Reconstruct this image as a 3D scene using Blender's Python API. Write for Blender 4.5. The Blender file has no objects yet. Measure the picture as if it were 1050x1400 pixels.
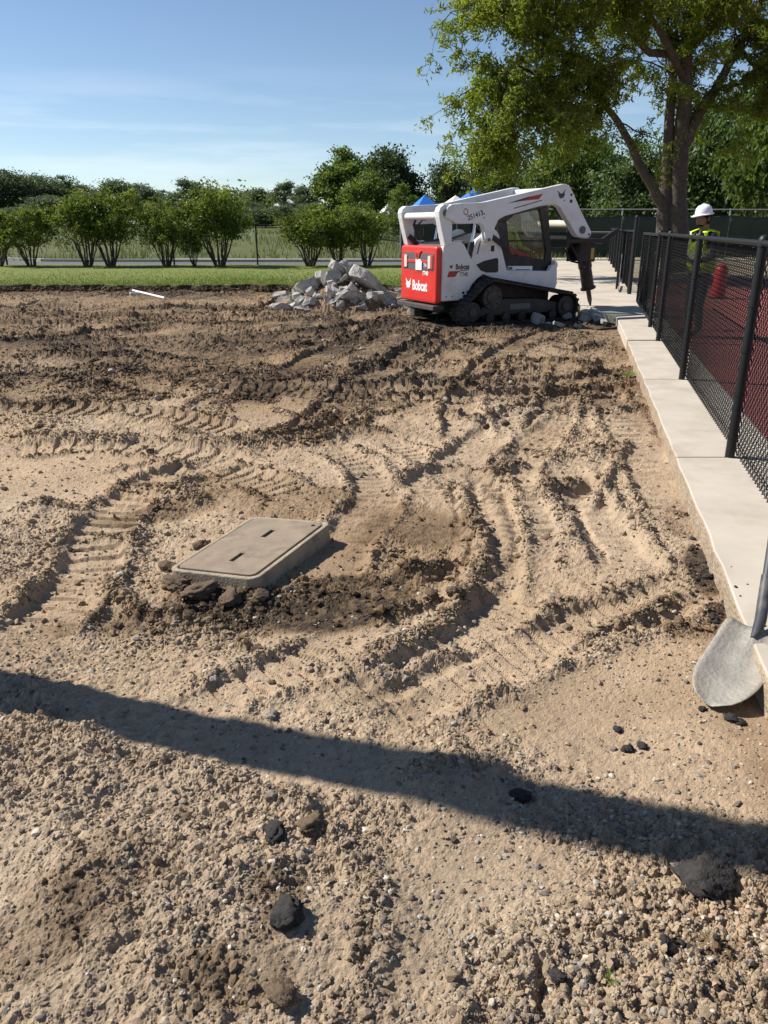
import bpy, math, random
import numpy as np
from mathutils import Vector, Matrix, Quaternion

# ------------------------------------------------------------------ camera, sky, sun, exposure
R = math.radians
scn = bpy.context.scene
COL = scn.collection
FPX, PIT, EYE = 1060.0, R(20.2), 1.66
cp, sp = math.cos(PIT), math.sin(PIT)
cam = bpy.data.cameras.new('camera')
cam.sensor_fit = 'VERTICAL'; cam.sensor_height = 24.0; cam.lens = 24.0*FPX/1400.0
cam.clip_start = 0.05; cam.clip_end = 3000
camo = bpy.data.objects.new('camera', cam); COL.objects.link(camo)
camo.location = (0, 0, EYE); camo.rotation_euler = (math.pi/2-PIT, 0, 0)
scn.camera = camo

SUN_EL = R(44); SUN_AZ = math.atan2(-0.955, 0.295)          # from +Y towards +X
sdir = Vector((math.sin(SUN_AZ)*math.cos(SUN_EL), math.cos(SUN_AZ)*math.cos(SUN_EL), math.sin(SUN_EL)))
world = bpy.data.worlds.new('World'); scn.world = world; world.use_nodes = True
wn, wl = world.node_tree.nodes, world.node_tree.links
wn.clear()
sky = wn.new('ShaderNodeTexSky'); sky.sky_type = 'NISHITA'; sky.sun_disc = False
sky.sun_elevation = SUN_EL; sky.sun_rotation = SUN_AZ
sky.altitude = 1600; sky.air_density = 1.0; sky.dust_density = 0.15; sky.ozone_density = 2.0
wbg = wn.new('ShaderNodeBackground'); wbg.inputs['Strength'].default_value = 0.080
wout = wn.new('ShaderNodeOutputWorld')
# thin high cloud, everywhere round the horizon
wtc = wn.new('ShaderNodeTexCoord'); wmp = wn.new('ShaderNodeMapping'); wmp.inputs['Scale'].default_value = (1.6, 1.6, 16)
wnz = wn.new('ShaderNodeTexNoise'); wnz.inputs['Scale'].default_value = 2.2; wnz.inputs['Detail'].default_value = 7; wnz.inputs['Roughness'].default_value = .55
wrp = wn.new('ShaderNodeValToRGB'); wrp.color_ramp.elements[0].position = .47; wrp.color_ramp.elements[1].position = .78
wsx = wn.new('ShaderNodeSeparateXYZ')
wel = wn.new('ShaderNodeValToRGB')
e = wel.color_ramp.elements
e[0].position = 0.02; e[0].color = (.55, .55, .55, 1); e[1].position = .17; e[1].color = (0, 0, 0, 1)
e2 = e.new(.10); e2.color = (.75, .75, .75, 1)
wmu = wn.new('ShaderNodeMath'); wmu.operation = 'MULTIPLY'
wmu2 = wn.new('ShaderNodeMath'); wmu2.operation = 'MULTIPLY'; wmu2.inputs[1].default_value = .55
wmx = wn.new('ShaderNodeMix'); wmx.data_type = 'RGBA'; wmx.inputs['B'].default_value = (9.5, 10.0, 10.6, 1)
wl.new(wtc.outputs['Generated'], wmp.inputs['Vector']); wl.new(wmp.outputs[0], wnz.inputs['Vector'])
wl.new(wnz.outputs['Fac'], wrp.inputs[0]); wl.new(wtc.outputs['Generated'], wsx.inputs[0]); wl.new(wsx.outputs['Z'], wel.inputs[0])
wl.new(wrp.outputs[0], wmu.inputs[0]); wl.new(wel.outputs[0], wmu.inputs[1]); wl.new(wmu.outputs[0], wmu2.inputs[0])
wl.new(wmu2.outputs[0], wmx.inputs['Factor']); wl.new(sky.outputs[0], wmx.inputs['A'])
wl.new(wmx.outputs['Result'], wbg.inputs[0]); wl.new(wbg.outputs[0], wout.inputs[0])

sl = bpy.data.lights.new('sun', 'SUN'); sl.energy = 5.0; sl.angle = R(.53); sl.color = (1, .95, .87)
so = bpy.data.objects.new('sun', sl); COL.objects.link(so)
so.rotation_euler = (-sdir).to_track_quat('-Z', 'Y').to_euler(); so.location = (-20, 8, 25)
vs = scn.view_settings
scn.display_settings.display_device = 'sRGB'
vs.view_transform = 'Standard'; vs.look = 'None'; vs.exposure = 0.60; vs.gamma = 1; vs.use_curve_mapping = False

# ------------------------------------------------------------------ helpers
rng = np.random.default_rng(7); random.seed(7)

def P(px, py, z=0.0):
    """a pixel of the photograph -> the point of the level z seen there"""
    a = (px-525)/FPX; b = (py-700)/FPX
    r = (a, cp-sp*b, -(sp+cp*b)); t = (z-EYE)/r[2]
    return Vector((r[0]*t, r[1]*t, z))
def PD(px, py, d):
    """a pixel -> the point on its ray whose y (distance ahead) is d"""
    a = (px-525)/FPX; b = (py-700)/FPX
    r = (a, cp-sp*b, -(sp+cp*b)); t = d/r[1]
    return Vector((r[0]*t, d, EYE+r[2]*t))
def fence_x(y): return 1.153+.2464*y
def slab_x(y): return .818+.2369*y

class MB:
    def __init__(s): s.v = []; s.f = []; s.m = []; s.mi = 0
    def add(s, v, f):
        o = len(s.v); s.v += [tuple(p) for p in v]; s.f += [tuple(i+o for i in q) for q in f]; s.m += [s.mi]*len(f); return s
    def box(s, x0, x1, y0, y1, z0, z1):
        return s.add([(x, y, z) for x in (x0, x1) for y in (y0, y1) for z in (z0, z1)],
                     [(0,1,3,2),(4,6,7,5),(0,4,5,1),(2,3,7,6),(0,2,6,4),(1,5,7,3)])
    def prism(s, poly, a0, a1, axis='y'):
        """polygon extruded along an axis (y: poly is x,z; x: poly is y,z; z: poly is x,y)"""
        n = len(poly)
        def mk(p, a): return {'y': (p[0], a, p[1]), 'x': (a, p[0], p[1]), 'z': (p[0], p[1], a)}[axis]
        ar = sum(poly[i][0]*poly[(i+1) % n][1]-poly[(i+1) % n][0]*poly[i][1] for i in range(n))
        q = list(poly) if (ar > 0) != (axis == 'y') else list(poly)[::-1]
        v = [mk(p, a0) for p in q]+[mk(p, a1) for p in q]
        f = [tuple(range(n))[::-1], tuple(range(n, 2*n))]+[(i, (i+1) % n, n+(i+1) % n, n+i) for i in range(n)]
        if a1 < a0: f = [g[::-1] for g in f]
        return s.add(v, f)
    def tube(s, pts, rad, n=8, cap=True):
        pts = [Vector(p) for p in pts]; k = len(pts)
        if not hasattr(rad, '__len__'): rad = [rad]*k
        v = []; f = []; pu = None
        for i, p in enumerate(pts):
            d = (pts[min(i+1, k-1)]-pts[max(i-1, 0)])
            d = d.normalized() if d.length > 1e-9 else Vector((0, 0, 1))
            if pu is None: u = d.orthogonal().normalized()
            else:
                u = pu-d*pu.dot(d); u = u.normalized() if u.length > 1e-6 else d.orthogonal().normalized()
            pu = u; w = d.cross(u)
            for j in range(n):
                a = 2*math.pi*j/n; v.append(p+(u*math.cos(a)+w*math.sin(a))*rad[i])
        for i in range(k-1):
            for j in range(n):
                f.append((i*n+j, i*n+(j+1) % n, (i+1)*n+(j+1) % n, (i+1)*n+j))
        if cap: f += [tuple(range(n))[::-1], tuple(range((k-1)*n, k*n))]
        return s.add(v, f)
    def cyl(s, c0, c1, r, n=16): return s.tube([c0, c1], r, n)
    def lathe(s, prof, n=20, c=(0, 0, 0)):
        v = [(c[0]+r*math.cos(2*math.pi*j/n), c[1]+r*math.sin(2*math.pi*j/n), c[2]+z) for r, z in prof for j in range(n)]
        f = [(i*n+j, i*n+(j+1) % n, (i+1)*n+(j+1) % n, (i+1)*n+j) for i in range(len(prof)-1) for j in range(n)]
        f += [tuple(range(n))[::-1], tuple(range((len(prof)-1)*n, len(prof)*n))]
        return s.add(v, f)
    def xf(s, mtx, start=0):
        s.v[start:] = [tuple(mtx @ Vector(p)) for p in s.v[start:]]; return s

def link(o, parent=None):
    COL.objects.link(o)
    if parent is not None: o.parent = parent
    return o
def meshdata(name, mb, smooth=None):
    me = bpy.data.meshes.new(name); me.from_pydata(mb.v, [], mb.f)
    if any(mb.m): me.polygons.foreach_set('material_index', mb.m)
    if smooth is not None:
        me.shade_smooth(); me.set_sharp_from_angle(angle=R(smooth))
    me.update(); return me
def obj(name, mb, mat, parent=None, smooth=None, bevel=0, seg=2):
    me = mb if isinstance(mb, bpy.types.Mesh) else meshdata(name, mb, smooth)
    for m in (mat if isinstance(mat, (list, tuple)) else [mat]): me.materials.append(m)
    o = bpy.data.objects.new(name, me); link(o, parent)
    if bevel:
        b = o.modifiers.new('bevel', 'BEVEL'); b.width = bevel; b.segments = seg; b.limit_method = 'ANGLE'; b.angle_limit = R(35)
    return o
def tag(o, label=None, cat=None, group=None, kind=None):
    if label: o['label'] = label
    if cat: o['category'] = cat
    if group: o['group'] = group
    if kind: o['kind'] = kind
    return o
def thing(name, label, cat, loc=(0, 0, 0), rz=0, group=None):
    o = bpy.data.objects.new(name, None); o.empty_display_size = .2; link(o); o.location = loc; o.rotation_euler = (0, 0, rz)
    return tag(o, label, cat, group)
def struct(name, loc=(0, 0, 0)):
    o = bpy.data.objects.new(name, None); link(o); o.location = loc; o['kind'] = 'structure'; return o
def copy_tree(o, parent=None):
    c = o.copy(); link(c, parent)
    for ch in list(o.children): copy_tree(ch, c)
    return c
def np_mesh(name, v, quads=None, tris=None, smooth=False):
    """mesh straight from numpy arrays"""
    me = bpy.data.meshes.new(name); me.vertices.add(len(v)); me.vertices.foreach_set('co', np.ascontiguousarray(v, np.float32).ravel())
    loops = []; starts = []; n0 = 0
    for arr, k in ((quads, 4), (tris, 3)):
        if arr is not None and len(arr):
            loops.append(np.asarray(arr, np.int32).ravel()); starts.append(n0+np.arange(len(arr), dtype=np.int32)*k); n0 += len(arr)*k
    L = np.concatenate(loops); S = np.concatenate(starts)
    me.loops.add(len(L)); me.loops.foreach_set('vertex_index', L)
    me.polygons.add(len(S)); me.polygons.foreach_set('loop_start', S)
    me.update(calc_edges=True)
    me.shade_smooth() if smooth else me.shade_flat()
    return me
def vcol(me, name, arr):
    a = me.attributes.new(name, 'FLOAT_COLOR', 'POINT')
    arr = np.asarray(arr, np.float32)
    if arr.ndim == 1: arr = np.stack([arr]*3, 1)
    if arr.shape[1] == 3: arr = np.concatenate([arr, np.ones((len(arr), 1), np.float32)], 1)
    a.data.foreach_set('color', np.ascontiguousarray(arr, np.float32).ravel())
def text_mb(txt, size, ext=.002, bold=0.0):
    cu = bpy.data.curves.new('t', 'FONT'); cu.body = txt; cu.size = size; cu.extrude = ext; cu.offset = bold; cu.resolution_u = 3
    o = bpy.data.objects.new('t', cu); COL.objects.link(o)
    me = bpy.data.meshes.new_from_object(o.evaluated_get(bpy.context.evaluated_depsgraph_get()))
    mb = MB(); mb.add([v.co for v in me.vertices], [tuple(p.vertices) for p in me.polygons])
    bpy.data.objects.remove(o); bpy.data.curves.remove(cu); bpy.data.meshes.remove(me)
    return mb

# ------------------------------------------------------------------ materials
def nodes(m):
    m.use_nodes = True; return m.node_tree.nodes, m.node_tree.links
def M(name, col, rough=.7, metal=0., var=.18, vs=6., bump=0., bs=60., spec=.4, dirt=None, dcol=(.20, .145, .095), ds=3.):
    """principled material: base colour broken up by noise, optional dust patches, fine bump"""
    m = bpy.data.materials.new(name); n, l = nodes(m); b = n['Principled BSDF']
    b.inputs['Roughness'].default_value = rough; b.inputs['Metallic'].default_value = metal; b.inputs['Specular IOR Level'].default_value = spec
    tc = n.new('ShaderNodeTexCoord'); nz = n.new('ShaderNodeTexNoise'); nz.inputs['Scale'].default_value = vs; nz.inputs['Detail'].default_value = 6
    mx = n.new('ShaderNodeMix'); mx.data_type = 'RGBA'
    mx.inputs['A'].default_value = (*[max(0, c*(1-var)) for c in col], 1); mx.inputs['B'].default_value = (*[min(1, c*(1+var)) for c in col], 1)
    l.new(tc.outputs['Object'], nz.inputs['Vector']); l.new(nz.outputs['Fac'], mx.inputs['Factor'])
    out = mx.outputs['Result']
    if dirt:
        n2 = n.new('ShaderNodeTexNoise'); n2.inputs['Scale'].default_value = ds; n2.inputs['Detail'].default_value = 8; n2.inputs['Roughness'].default_value = .65
        rp = n.new('ShaderNodeValToRGB'); rp.color_ramp.elements[0].position = .5; rp.color_ramp.elements[1].position = .72
        rp.color_ramp.elements[1].color = (dirt, dirt, dirt, 1)
        m2 = n.new('ShaderNodeMix'); m2.data_type = 'RGBA'; m2.inputs['B'].default_value = (*dcol, 1)
        l.new(tc.outputs['Object'], n2.inputs['Vector']); l.new(n2.outputs['Fac'], rp.inputs[0]); l.new(rp.outputs[0], m2.inputs['Factor']); l.new(out, m2.inputs['A'])
        out = m2.outputs['Result']
    l.new(out, b.inputs['Base Color'])
    if bump:
        n3 = n.new('ShaderNodeTexNoise'); n3.inputs['Scale'].default_value = bs; n3.inputs['Detail'].default_value = 5
        bp = n.new('ShaderNodeBump'); bp.inputs['Strength'].default_value = bump; bp.inputs['Distance'].default_value = .02
        l.new(tc.outputs['Object'], n3.inputs['Vector']); l.new(n3.outputs['Fac'], bp.inputs['Height']); l.new(bp.outputs[0], b.inputs['Normal'])
    return m
def leafmat(name, dark, light, trans=.35):
    m = bpy.data.materials.new(name); n, l = nodes(m); b = n['Principled BSDF']
    b.inputs['Roughness'].default_value = .5; b.inputs['Specular IOR Level'].default_value = .3
    at = n.new('ShaderNodeAttribute'); at.attribute_name = 'tint'
    mx = n.new('ShaderNodeMix'); mx.data_type = 'RGBA'; mx.inputs['A'].default_value = (*dark, 1); mx.inputs['B'].default_value = (*light, 1)
    l.new(at.outputs['Fac'], mx.inputs['Factor']); l.new(mx.outputs['Result'], b.inputs['Base Color'])
    tr = n.new('ShaderNodeBsdfTranslucent'); hs = n.new('ShaderNodeHueSaturation'); hs.inputs['Value'].default_value = 1.5; hs.inputs['Saturation'].default_value = 1.1
    hs.inputs['Hue'].default_value = .485
    l.new(mx.outputs['Result'], hs.inputs['Color']); l.new(hs.outputs[0], tr.inputs[0])
    ms = n.new('ShaderNodeMixShader'); ms.inputs[0].default_value = trans
    l.new(b.outputs[0], ms.inputs[1]); l.new(tr.outputs[0], ms.inputs[2]); l.new(ms.outputs[0], n['Material Output'].inputs[0])
    return m
def attrmat(name, rough=.9, bump=0., bs=80., bdist=.01, spec=.2, var=.2, vs=12.):
    """colour from the mesh's 'tint' attribute (the thing's own colour), with grain"""
    m = bpy.data.materials.new(name); n, l = nodes(m); b = n['Principled BSDF']
    b.inputs['Roughness'].default_value = rough; b.inputs['Specular IOR Level'].default_value = spec
    at = n.new('ShaderNodeAttribute'); at.attribute_name = 'tint'
    tc = n.new('ShaderNodeTexCoord'); nz = n.new('ShaderNodeTexNoise'); nz.inputs['Scale'].default_value = vs; nz.inputs['Detail'].default_value = 8; nz.inputs['Roughness'].default_value = .7
    mr = n.new('ShaderNodeMapRange'); mr.inputs['From Min'].default_value = .25; mr.inputs['From Max'].default_value = .75; mr.inputs['To Min'].default_value = 1-var; mr.inputs['To Max'].default_value = 1+var
    mu = n.new('ShaderNodeVectorMath'); mu.operation = 'MULTIPLY'
    cb = n.new('ShaderNodeCombineXYZ')
    l.new(tc.outputs['Object'], nz.inputs['Vector']); l.new(nz.outputs['Fac'], mr.inputs['Value'])
    for i in range(3): l.new(mr.outputs[0], cb.inputs[i])
    l.new(at.outputs['Vector'], mu.inputs[0]); l.new(cb.outputs[0], mu.inputs[1]); l.new(mu.outputs[0], b.inputs['Base Color'])
    if bump:
        n3 = n.new('ShaderNodeTexNoise'); n3.inputs['Scale'].default_value = bs; n3.inputs['Detail'].default_value = 6; n3.inputs['Roughness'].default_value = .65
        bp = n.new('ShaderNodeBump'); bp.inputs['Strength'].default_value = bump; bp.inputs['Distance'].default_value = bdist
        l.new(tc.outputs['Object'], n3.inputs['Vector']); l.new(n3.outputs['Fac'], bp.inputs['Height']); l.new(bp.outputs[0], b.inputs['Normal'])
    return m
def glassmat(name, tint=(.35, .40, .38), gloss=.12):
    m = bpy.data.materials.new(name); n, l = nodes(m); n.remove(n['Principled BSDF'])
    t = n.new('ShaderNodeBsdfTransparent'); t.inputs[0].default_value = (*tint, 1)
    g = n.new('ShaderNodeBsdfGlossy'); g.inputs['Roughness'].default_value = .08
    ms = n.new('ShaderNodeMixShader'); ms.inputs[0].default_value = gloss
    l.new(t.outputs[0], ms.inputs[1]); l.new(g.outputs[0], ms.inputs[2]); l.new(ms.outputs[0], n['Material Output'].inputs[0])
    return m

# ------------------------------------------------------------------ noise (numpy)
def _h(ix, iy, seed):
    h = (ix.astype(np.uint32)*np.uint32(374761393)+iy.astype(np.uint32)*np.uint32(668265263)+np.uint32(seed*362437+977))
    h = (h ^ (h >> np.uint32(13)))*np.uint32(1274126177); h ^= h >> np.uint32(16)
    return (h & np.uint32(0xffffff)).astype(np.float32)/np.float32(0xffffff)
def vnoise(x, y, seed=0):
    ix = np.floor(x).astype(np.int64); iy = np.floor(y).astype(np.int64)
    fx = (x-ix).astype(np.float32); fy = (y-iy).astype(np.float32)
    fx = fx*fx*fx*(fx*(fx*6-15)+10); fy = fy*fy*fy*(fy*(fy*6-15)+10)
    a = _h(ix, iy, seed); b = _h(ix+1, iy, seed); c = _h(ix, iy+1, seed); d = _h(ix+1, iy+1, seed)
    return (a+(b-a)*fx)+((c+(d-c)*fx)-(a+(b-a)*fx))*fy
def fbm(x, y, f, oct=4, seed=0, gain=.5):
    s = np.zeros_like(x, np.float32); a = 1.; t = 0.
    for i in range(oct):
        ca, sa = math.cos(1.1*i), math.sin(1.1*i)
        s += a*vnoise((x*ca-y*sa)*f+17.3*i, (x*sa+y*ca)*f-9.1*i, seed+i); t += a; a *= gain; f *= 2.03
    return s/t-.5
def lumps(x, y, cell, seed):
    """pebble-like domes, one per cell, of uneven size"""
    x = x/cell; y = y/cell; ix = np.floor(x).astype(np.int64); iy = np.floor(y).astype(np.int64)
    out = np.zeros_like(x, np.float32)
    for dx in (-1, 0, 1):
        for dy in (-1, 0, 1):
            cx = ix+dx; cy = iy+dy
            px = cx+_h(cx, cy, seed); py = cy+_h(cx, cy, seed+1); r = .22+.45*_h(cx, cy, seed+2)**2
            q = 1-((x-px)**2+(y-py)**2)/(r*r)
            np.maximum(out, np.sqrt(np.maximum(q, 0)).astype(np.float32)*r.astype(np.float32), out)
    return out*cell
def sstep(a, b, x):
    t = np.clip((x-a)/(b-a), 0, 1); return t*t*(3-2*t)
# ------------------------------------------------------------------ the dug-up soil
def spline(pts, n=7):
    p = [np.array(q[:2], float) for q in pts]; p = [2*p[0]-p[1]]+p+[2*p[-1]-p[-2]]; out = []
    for i in range(1, len(p)-2):
        for k in range(n):
            t = k/n; a, b, c, d = p[i-1:i+3]
            out.append(.5*((2*b)+(c-a)*t+(2*a-5*b+4*c-d)*t*t+(3*b-a-3*c+d)*t**3))
    out.append(p[-2]); return np.array(out)
def gp(*px): return spline([P(a, b) for a, b in px])
FEAT = []
def track(px, hw=.20, depth=.03, bar=.016, pitch=.11, berm=.03, moist=.0): FEAT.append(('track', gp(*px), hw, depth, bar, pitch, berm, moist))
def ridge(px, w=.08, amp=.06, moist=.35, rough=1.): FEAT.append(('ridge', gp(*px), w, amp, moist, rough))
def groove(px, w=.03, amp=.04): FEAT.append(('groove', gp(*px), w, amp))
def mound(px, rx, ry, amp, rot=0., moist=0., crumb=0.): FEAT.append(('mound', P(*px), rx, ry, amp, rot, moist, crumb))
def smooth_patch(px, rx, ry, rot=0., k=.85): FEAT.append(('flat', P(*px), rx, ry, rot, k))
def damp(px, rx, ry, amt, rot=0.): FEAT.append(('damp', P(*px), rx, ry, amt, rot))

# smoothed and driven-over ground
smooth_patch((330, 560), 1.1, .55, .1); smooth_patch((620, 640), .8, .7); smooth_patch((870, 900), .5, .45); smooth_patch((480, 885), .45, .22, .35)
smooth_patch((960, 430), .9, .5); smooth_patch((700, 560), .9, .8); smooth_patch((80, 640), .8, .7); smooth_patch((860, 960), .5, .5); smooth_patch((420, 1310), .25, .16, .5)
smooth_patch((40, 1150), .14, .12); smooth_patch((640, 1180), .35, .22); smooth_patch((520, 1060), .6, .16, -.3); smooth_patch((560, 1250), .2, .3)
track([(120, 660), (220, 640), (330, 650), (420, 690)], .14, .02, .016, .11, .02)
track([(600, 830), (640, 770), (650, 700), (600, 640), (520, 600)], .13, .02, .016, .10, .02)
track([(720, 800), (730, 730), (715, 660), (730, 600)], .13, .02, .018, .11, .02)
track([(250, 985), (330, 940), (420, 905), (500, 860)], .12, .02, .014, .10, .02)
smooth_patch((590, 720), .32, .3, 0, .7)
mound((250, 1210), .48, .40, .10, -.4, 0, .6); mound((30, 1080), .35, .28, .05, 0, 0, .6); mound((610, 1075), .20, .17, .06, .2, 0, .3)
mound((90, 700), .7, .6, .04); mound((330, 545), 1.6, .8, .08); mound((180, 515), 1.5, .9, .10, 0, .25, .5); mound((420, 520), 1.0, .8, .10, 0, .25, .4)
mound((880, 1320), .3, .25, .025, 0, 0, .6); mound((520, 1390), .2, .15, -.03)
mound((560, 770), .55, .5, -.07, 0, .3); mound((330, 850), .5, .22, -.04, .2, .2)
track([(935, 715), (905, 660), (868, 605), (838, 555), (815, 520)], .19, .03, .022, .155, .04)
track([(868, 790), (825, 725), (788, 668), (765, 640)], .16, .05, .016, .11, .06)
track([(668, 850), (672, 770), (676, 700), (664, 640)], .14, .025, .02, .10, .035)
track([(392, 610), (460, 560), (540, 500), (600, 460), (660, 432)], .24, .05, .03, .15, .07, .1)
track([(330, 560), (420, 500), (500, 455), (560, 430)], .24, .03, .03, .15, .05, .2)
track([(0, 556), (120, 563), (250, 577), (330, 590)], .2, .04, .03, .14, .06, .1)
track([(400, 968), (480, 935), (570, 900), (660, 850), (740, 800)], .13, .03, .012, .10, .03)
track([(470, 985), (560, 955), (680, 905), (780, 865), (880, 838), (955, 795)], .15, .03, .012, .10, .05)
track([(448, 800), (482, 735), (512, 690), (500, 640), (440, 610)], .15, .03, .02, .12, .04, .1)
track([(30, 880), (110, 800), (150, 720), (220, 660), (330, 620)], .18, .03, .02, .12, .05)
track([(610, 650), (690, 580), (780, 530), (850, 490)], .2, .03, .02, .14, .05)
track([(640, 600), (635, 540), (690, 480), (760, 450)], .2, .03, .02, .14, .05)
track([(0, 470), (200, 445), (360, 440), (560, 420)], .24, .04, .03, .16, .07, .2)
track([(0, 430), (200, 420), (380, 425)], .24, .04, .03, .16, .07, .2)
track([(0, 620), (130, 610), (260, 620), (330, 640)], .2, .03, .02, .14, .04)
track([(560, 690), (600, 650), (640, 655), (700, 700)], .15, .03, .02, .12, .04)
track([(780, 500), (760, 560), (730, 610), (700, 640)], .2, .03, .02, .14, .05)
# berms, ruts, lips
ridge([(600, 690), (640, 700), (655, 745), (648, 800), (610, 846), (560, 880), (490, 914), (420, 940)], .055, .085, .15)
ridge([(628, 768), (596, 785), (560, 790), (525, 778)], .045, .06, .5)
ridge([(610, 815), (570, 835), (520, 850), (470, 850)], .05, .05, .6)
ridge([(150, 770), (165, 815), (210, 845), (290, 850), (360, 838)], .06, .06, .4)
ridge([(205, 795), (280, 812), (350, 818), (400, 800)], .05, .05, 1.0)
ridge([(0, 975), (90, 1010), (170, 1045), (290, 1068), (400, 1115), (470, 1180), (520, 1270), (512, 1400)], .07, .045, .0)
ridge([(505, 1400), (520, 1330), (500, 1250)], .035, .03, .2)
ridge([(720, 690), (770, 668), (800, 650)], .06, .08, .5); ridge([(745, 640), (700, 642), (655, 660)], .07, .08, .5)
ridge([(300, 600), (370, 597), (425, 584), (462, 555)], .09, .11, .5); ridge([(225, 590), (320, 612), (430, 603), (500, 580)], .1, .08, .4)
ridge([(475, 520), (500, 508), (525, 494)], .09, .12, .6); ridge([(380, 488), (420, 472), (450, 468)], .12, .12, .6); ridge([(300, 515), (330, 512)], .09, .1, .6)
ridge([(800, 700), (840, 640), (855, 600)], .045, .05, .1); ridge([(740, 900), (830, 868), (900, 832), (950, 803)], .05, .045, .2)
ridge([(600, 560), (650, 575), (690, 570)], .09, .06, .4); ridge([(820, 470), (780, 480), (740, 475)], .1, .09, .5)
ridge([(900, 690), (940, 705), (975, 690)], .06, .04, .5); ridge([(0, 600), (120, 602), (210, 606)], .1, .06, .2)
ridge([(0, 497), (100, 490), (220, 496)], .16, .13, .4); ridge([(60, 520), (160, 540), (250, 550)], .15, .12, .4)
ridge([(550, 455), (620, 440), (700, 452), (800, 445)], .16, .09, .5); ridge([(90, 740), (160, 735), (200, 760)], .05, .04, .3)
ridge([(0, 700), (60, 690), (130, 700)], .07, .05, .2); ridge([(320, 880), (350, 890)], .035, .05, .7)
ridge([(590, 985), (640, 960), (720, 940)], .05, .03, .1); ridge([(540, 1090), (600, 1055), (660, 1050), (700, 1085)], .06, .04, .0)
groove([(716, 1400), (720, 1345), (716, 1305)], .012, .03); groove([(785, 680), (810, 730), (832, 770)], .02, .05); groove([(650, 650), (655, 700)], .02, .03)
groove([(0, 968), (60, 980), (120, 985)], .04, .05); groove([(500, 1330), (528, 1290)], .02, .03)
# freshly turned, still damp earth
damp((370, 690), .45, .35, .5); damp((380, 835), .55, .18, .8, -.1); damp((570, 720), .35, .3, .45); damp((500, 810), .35, .2, .6)
damp((958, 770), .085, .36, 1.3, -.23); damp((985, 838), .07, .10, 1.2, -.23); damp((230, 700), .35, .2, .55, .3); damp((150, 850), .3, .1, .4); damp((340, 660), .5, .18, .3)
damp((300, 470), 4., 1.6, .25); damp((620, 440), 3., 1.2, .5); damp((200, 400), 12., 1.5, .35); damp((180, 1230), .16, .22, .32); damp((60, 1300), .12, .16, .30); damp((380, 1250), .07, .12, .5); damp((250, 1120), .07, .05, .4); damp((330, 1350), .12, .1, .35)
damp((270, 1350), .1, .07, .35); damp((940, 860), .15, .12, .4); damp((960, 1300), .1, .06, .4); damp((770, 520), 1.5, .8, .15)
_r = random.Random(11)
for k in range(70):                                   # lesser ruts and pushed-up crumbs all over
    yy = 4.5+_r.random()**.8*17; xx = _r.uniform(-.55*yy-.3, slab_x(min(yy, 15))-.5)
    a = _r.gauss(0, .5); ln = _r.uniform(.35, 1.3); cv = _r.gauss(0, .5)
    pts = spline([(xx+math.cos(a+cv*t)*ln*t, yy+math.sin(a+cv*t)*ln*t) for t in (-1, -.5, 0, .5, 1)], 4)
    FEAT.append(('ridge', pts, _r.uniform(.05, .12), _r.uniform(.03, .09)*(1 if yy > 7 else .6), _r.uniform(.1, .6), 1.))
for k in range(16):
    yy = 7+_r.random()*14; xx = _r.uniform(-.5*yy, slab_x(min(yy, 15))-1.2); a = _r.gauss(.25, .45)
    pts = spline([(xx+math.cos(a+.25*t)*3*t, yy+math.sin(a+.25*t)*2*t) for t in (-1, -.5, 0, .5, 1)], 4)
    FEAT.append(('track', pts, .22, .035, .028, .15, .05, .05))

LID = [P(331.7, 705.5, .06), P(436, 712, .10), P(366, 792, .10), P(248, 777, .06)]
lid_c = sum(LID, Vector())/4
HEAP = P(462, 424); HEAP = (HEAP.x, HEAP.y+.95)
MACH_O, MACH_A = (.73, 14.7), R(27)

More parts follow.
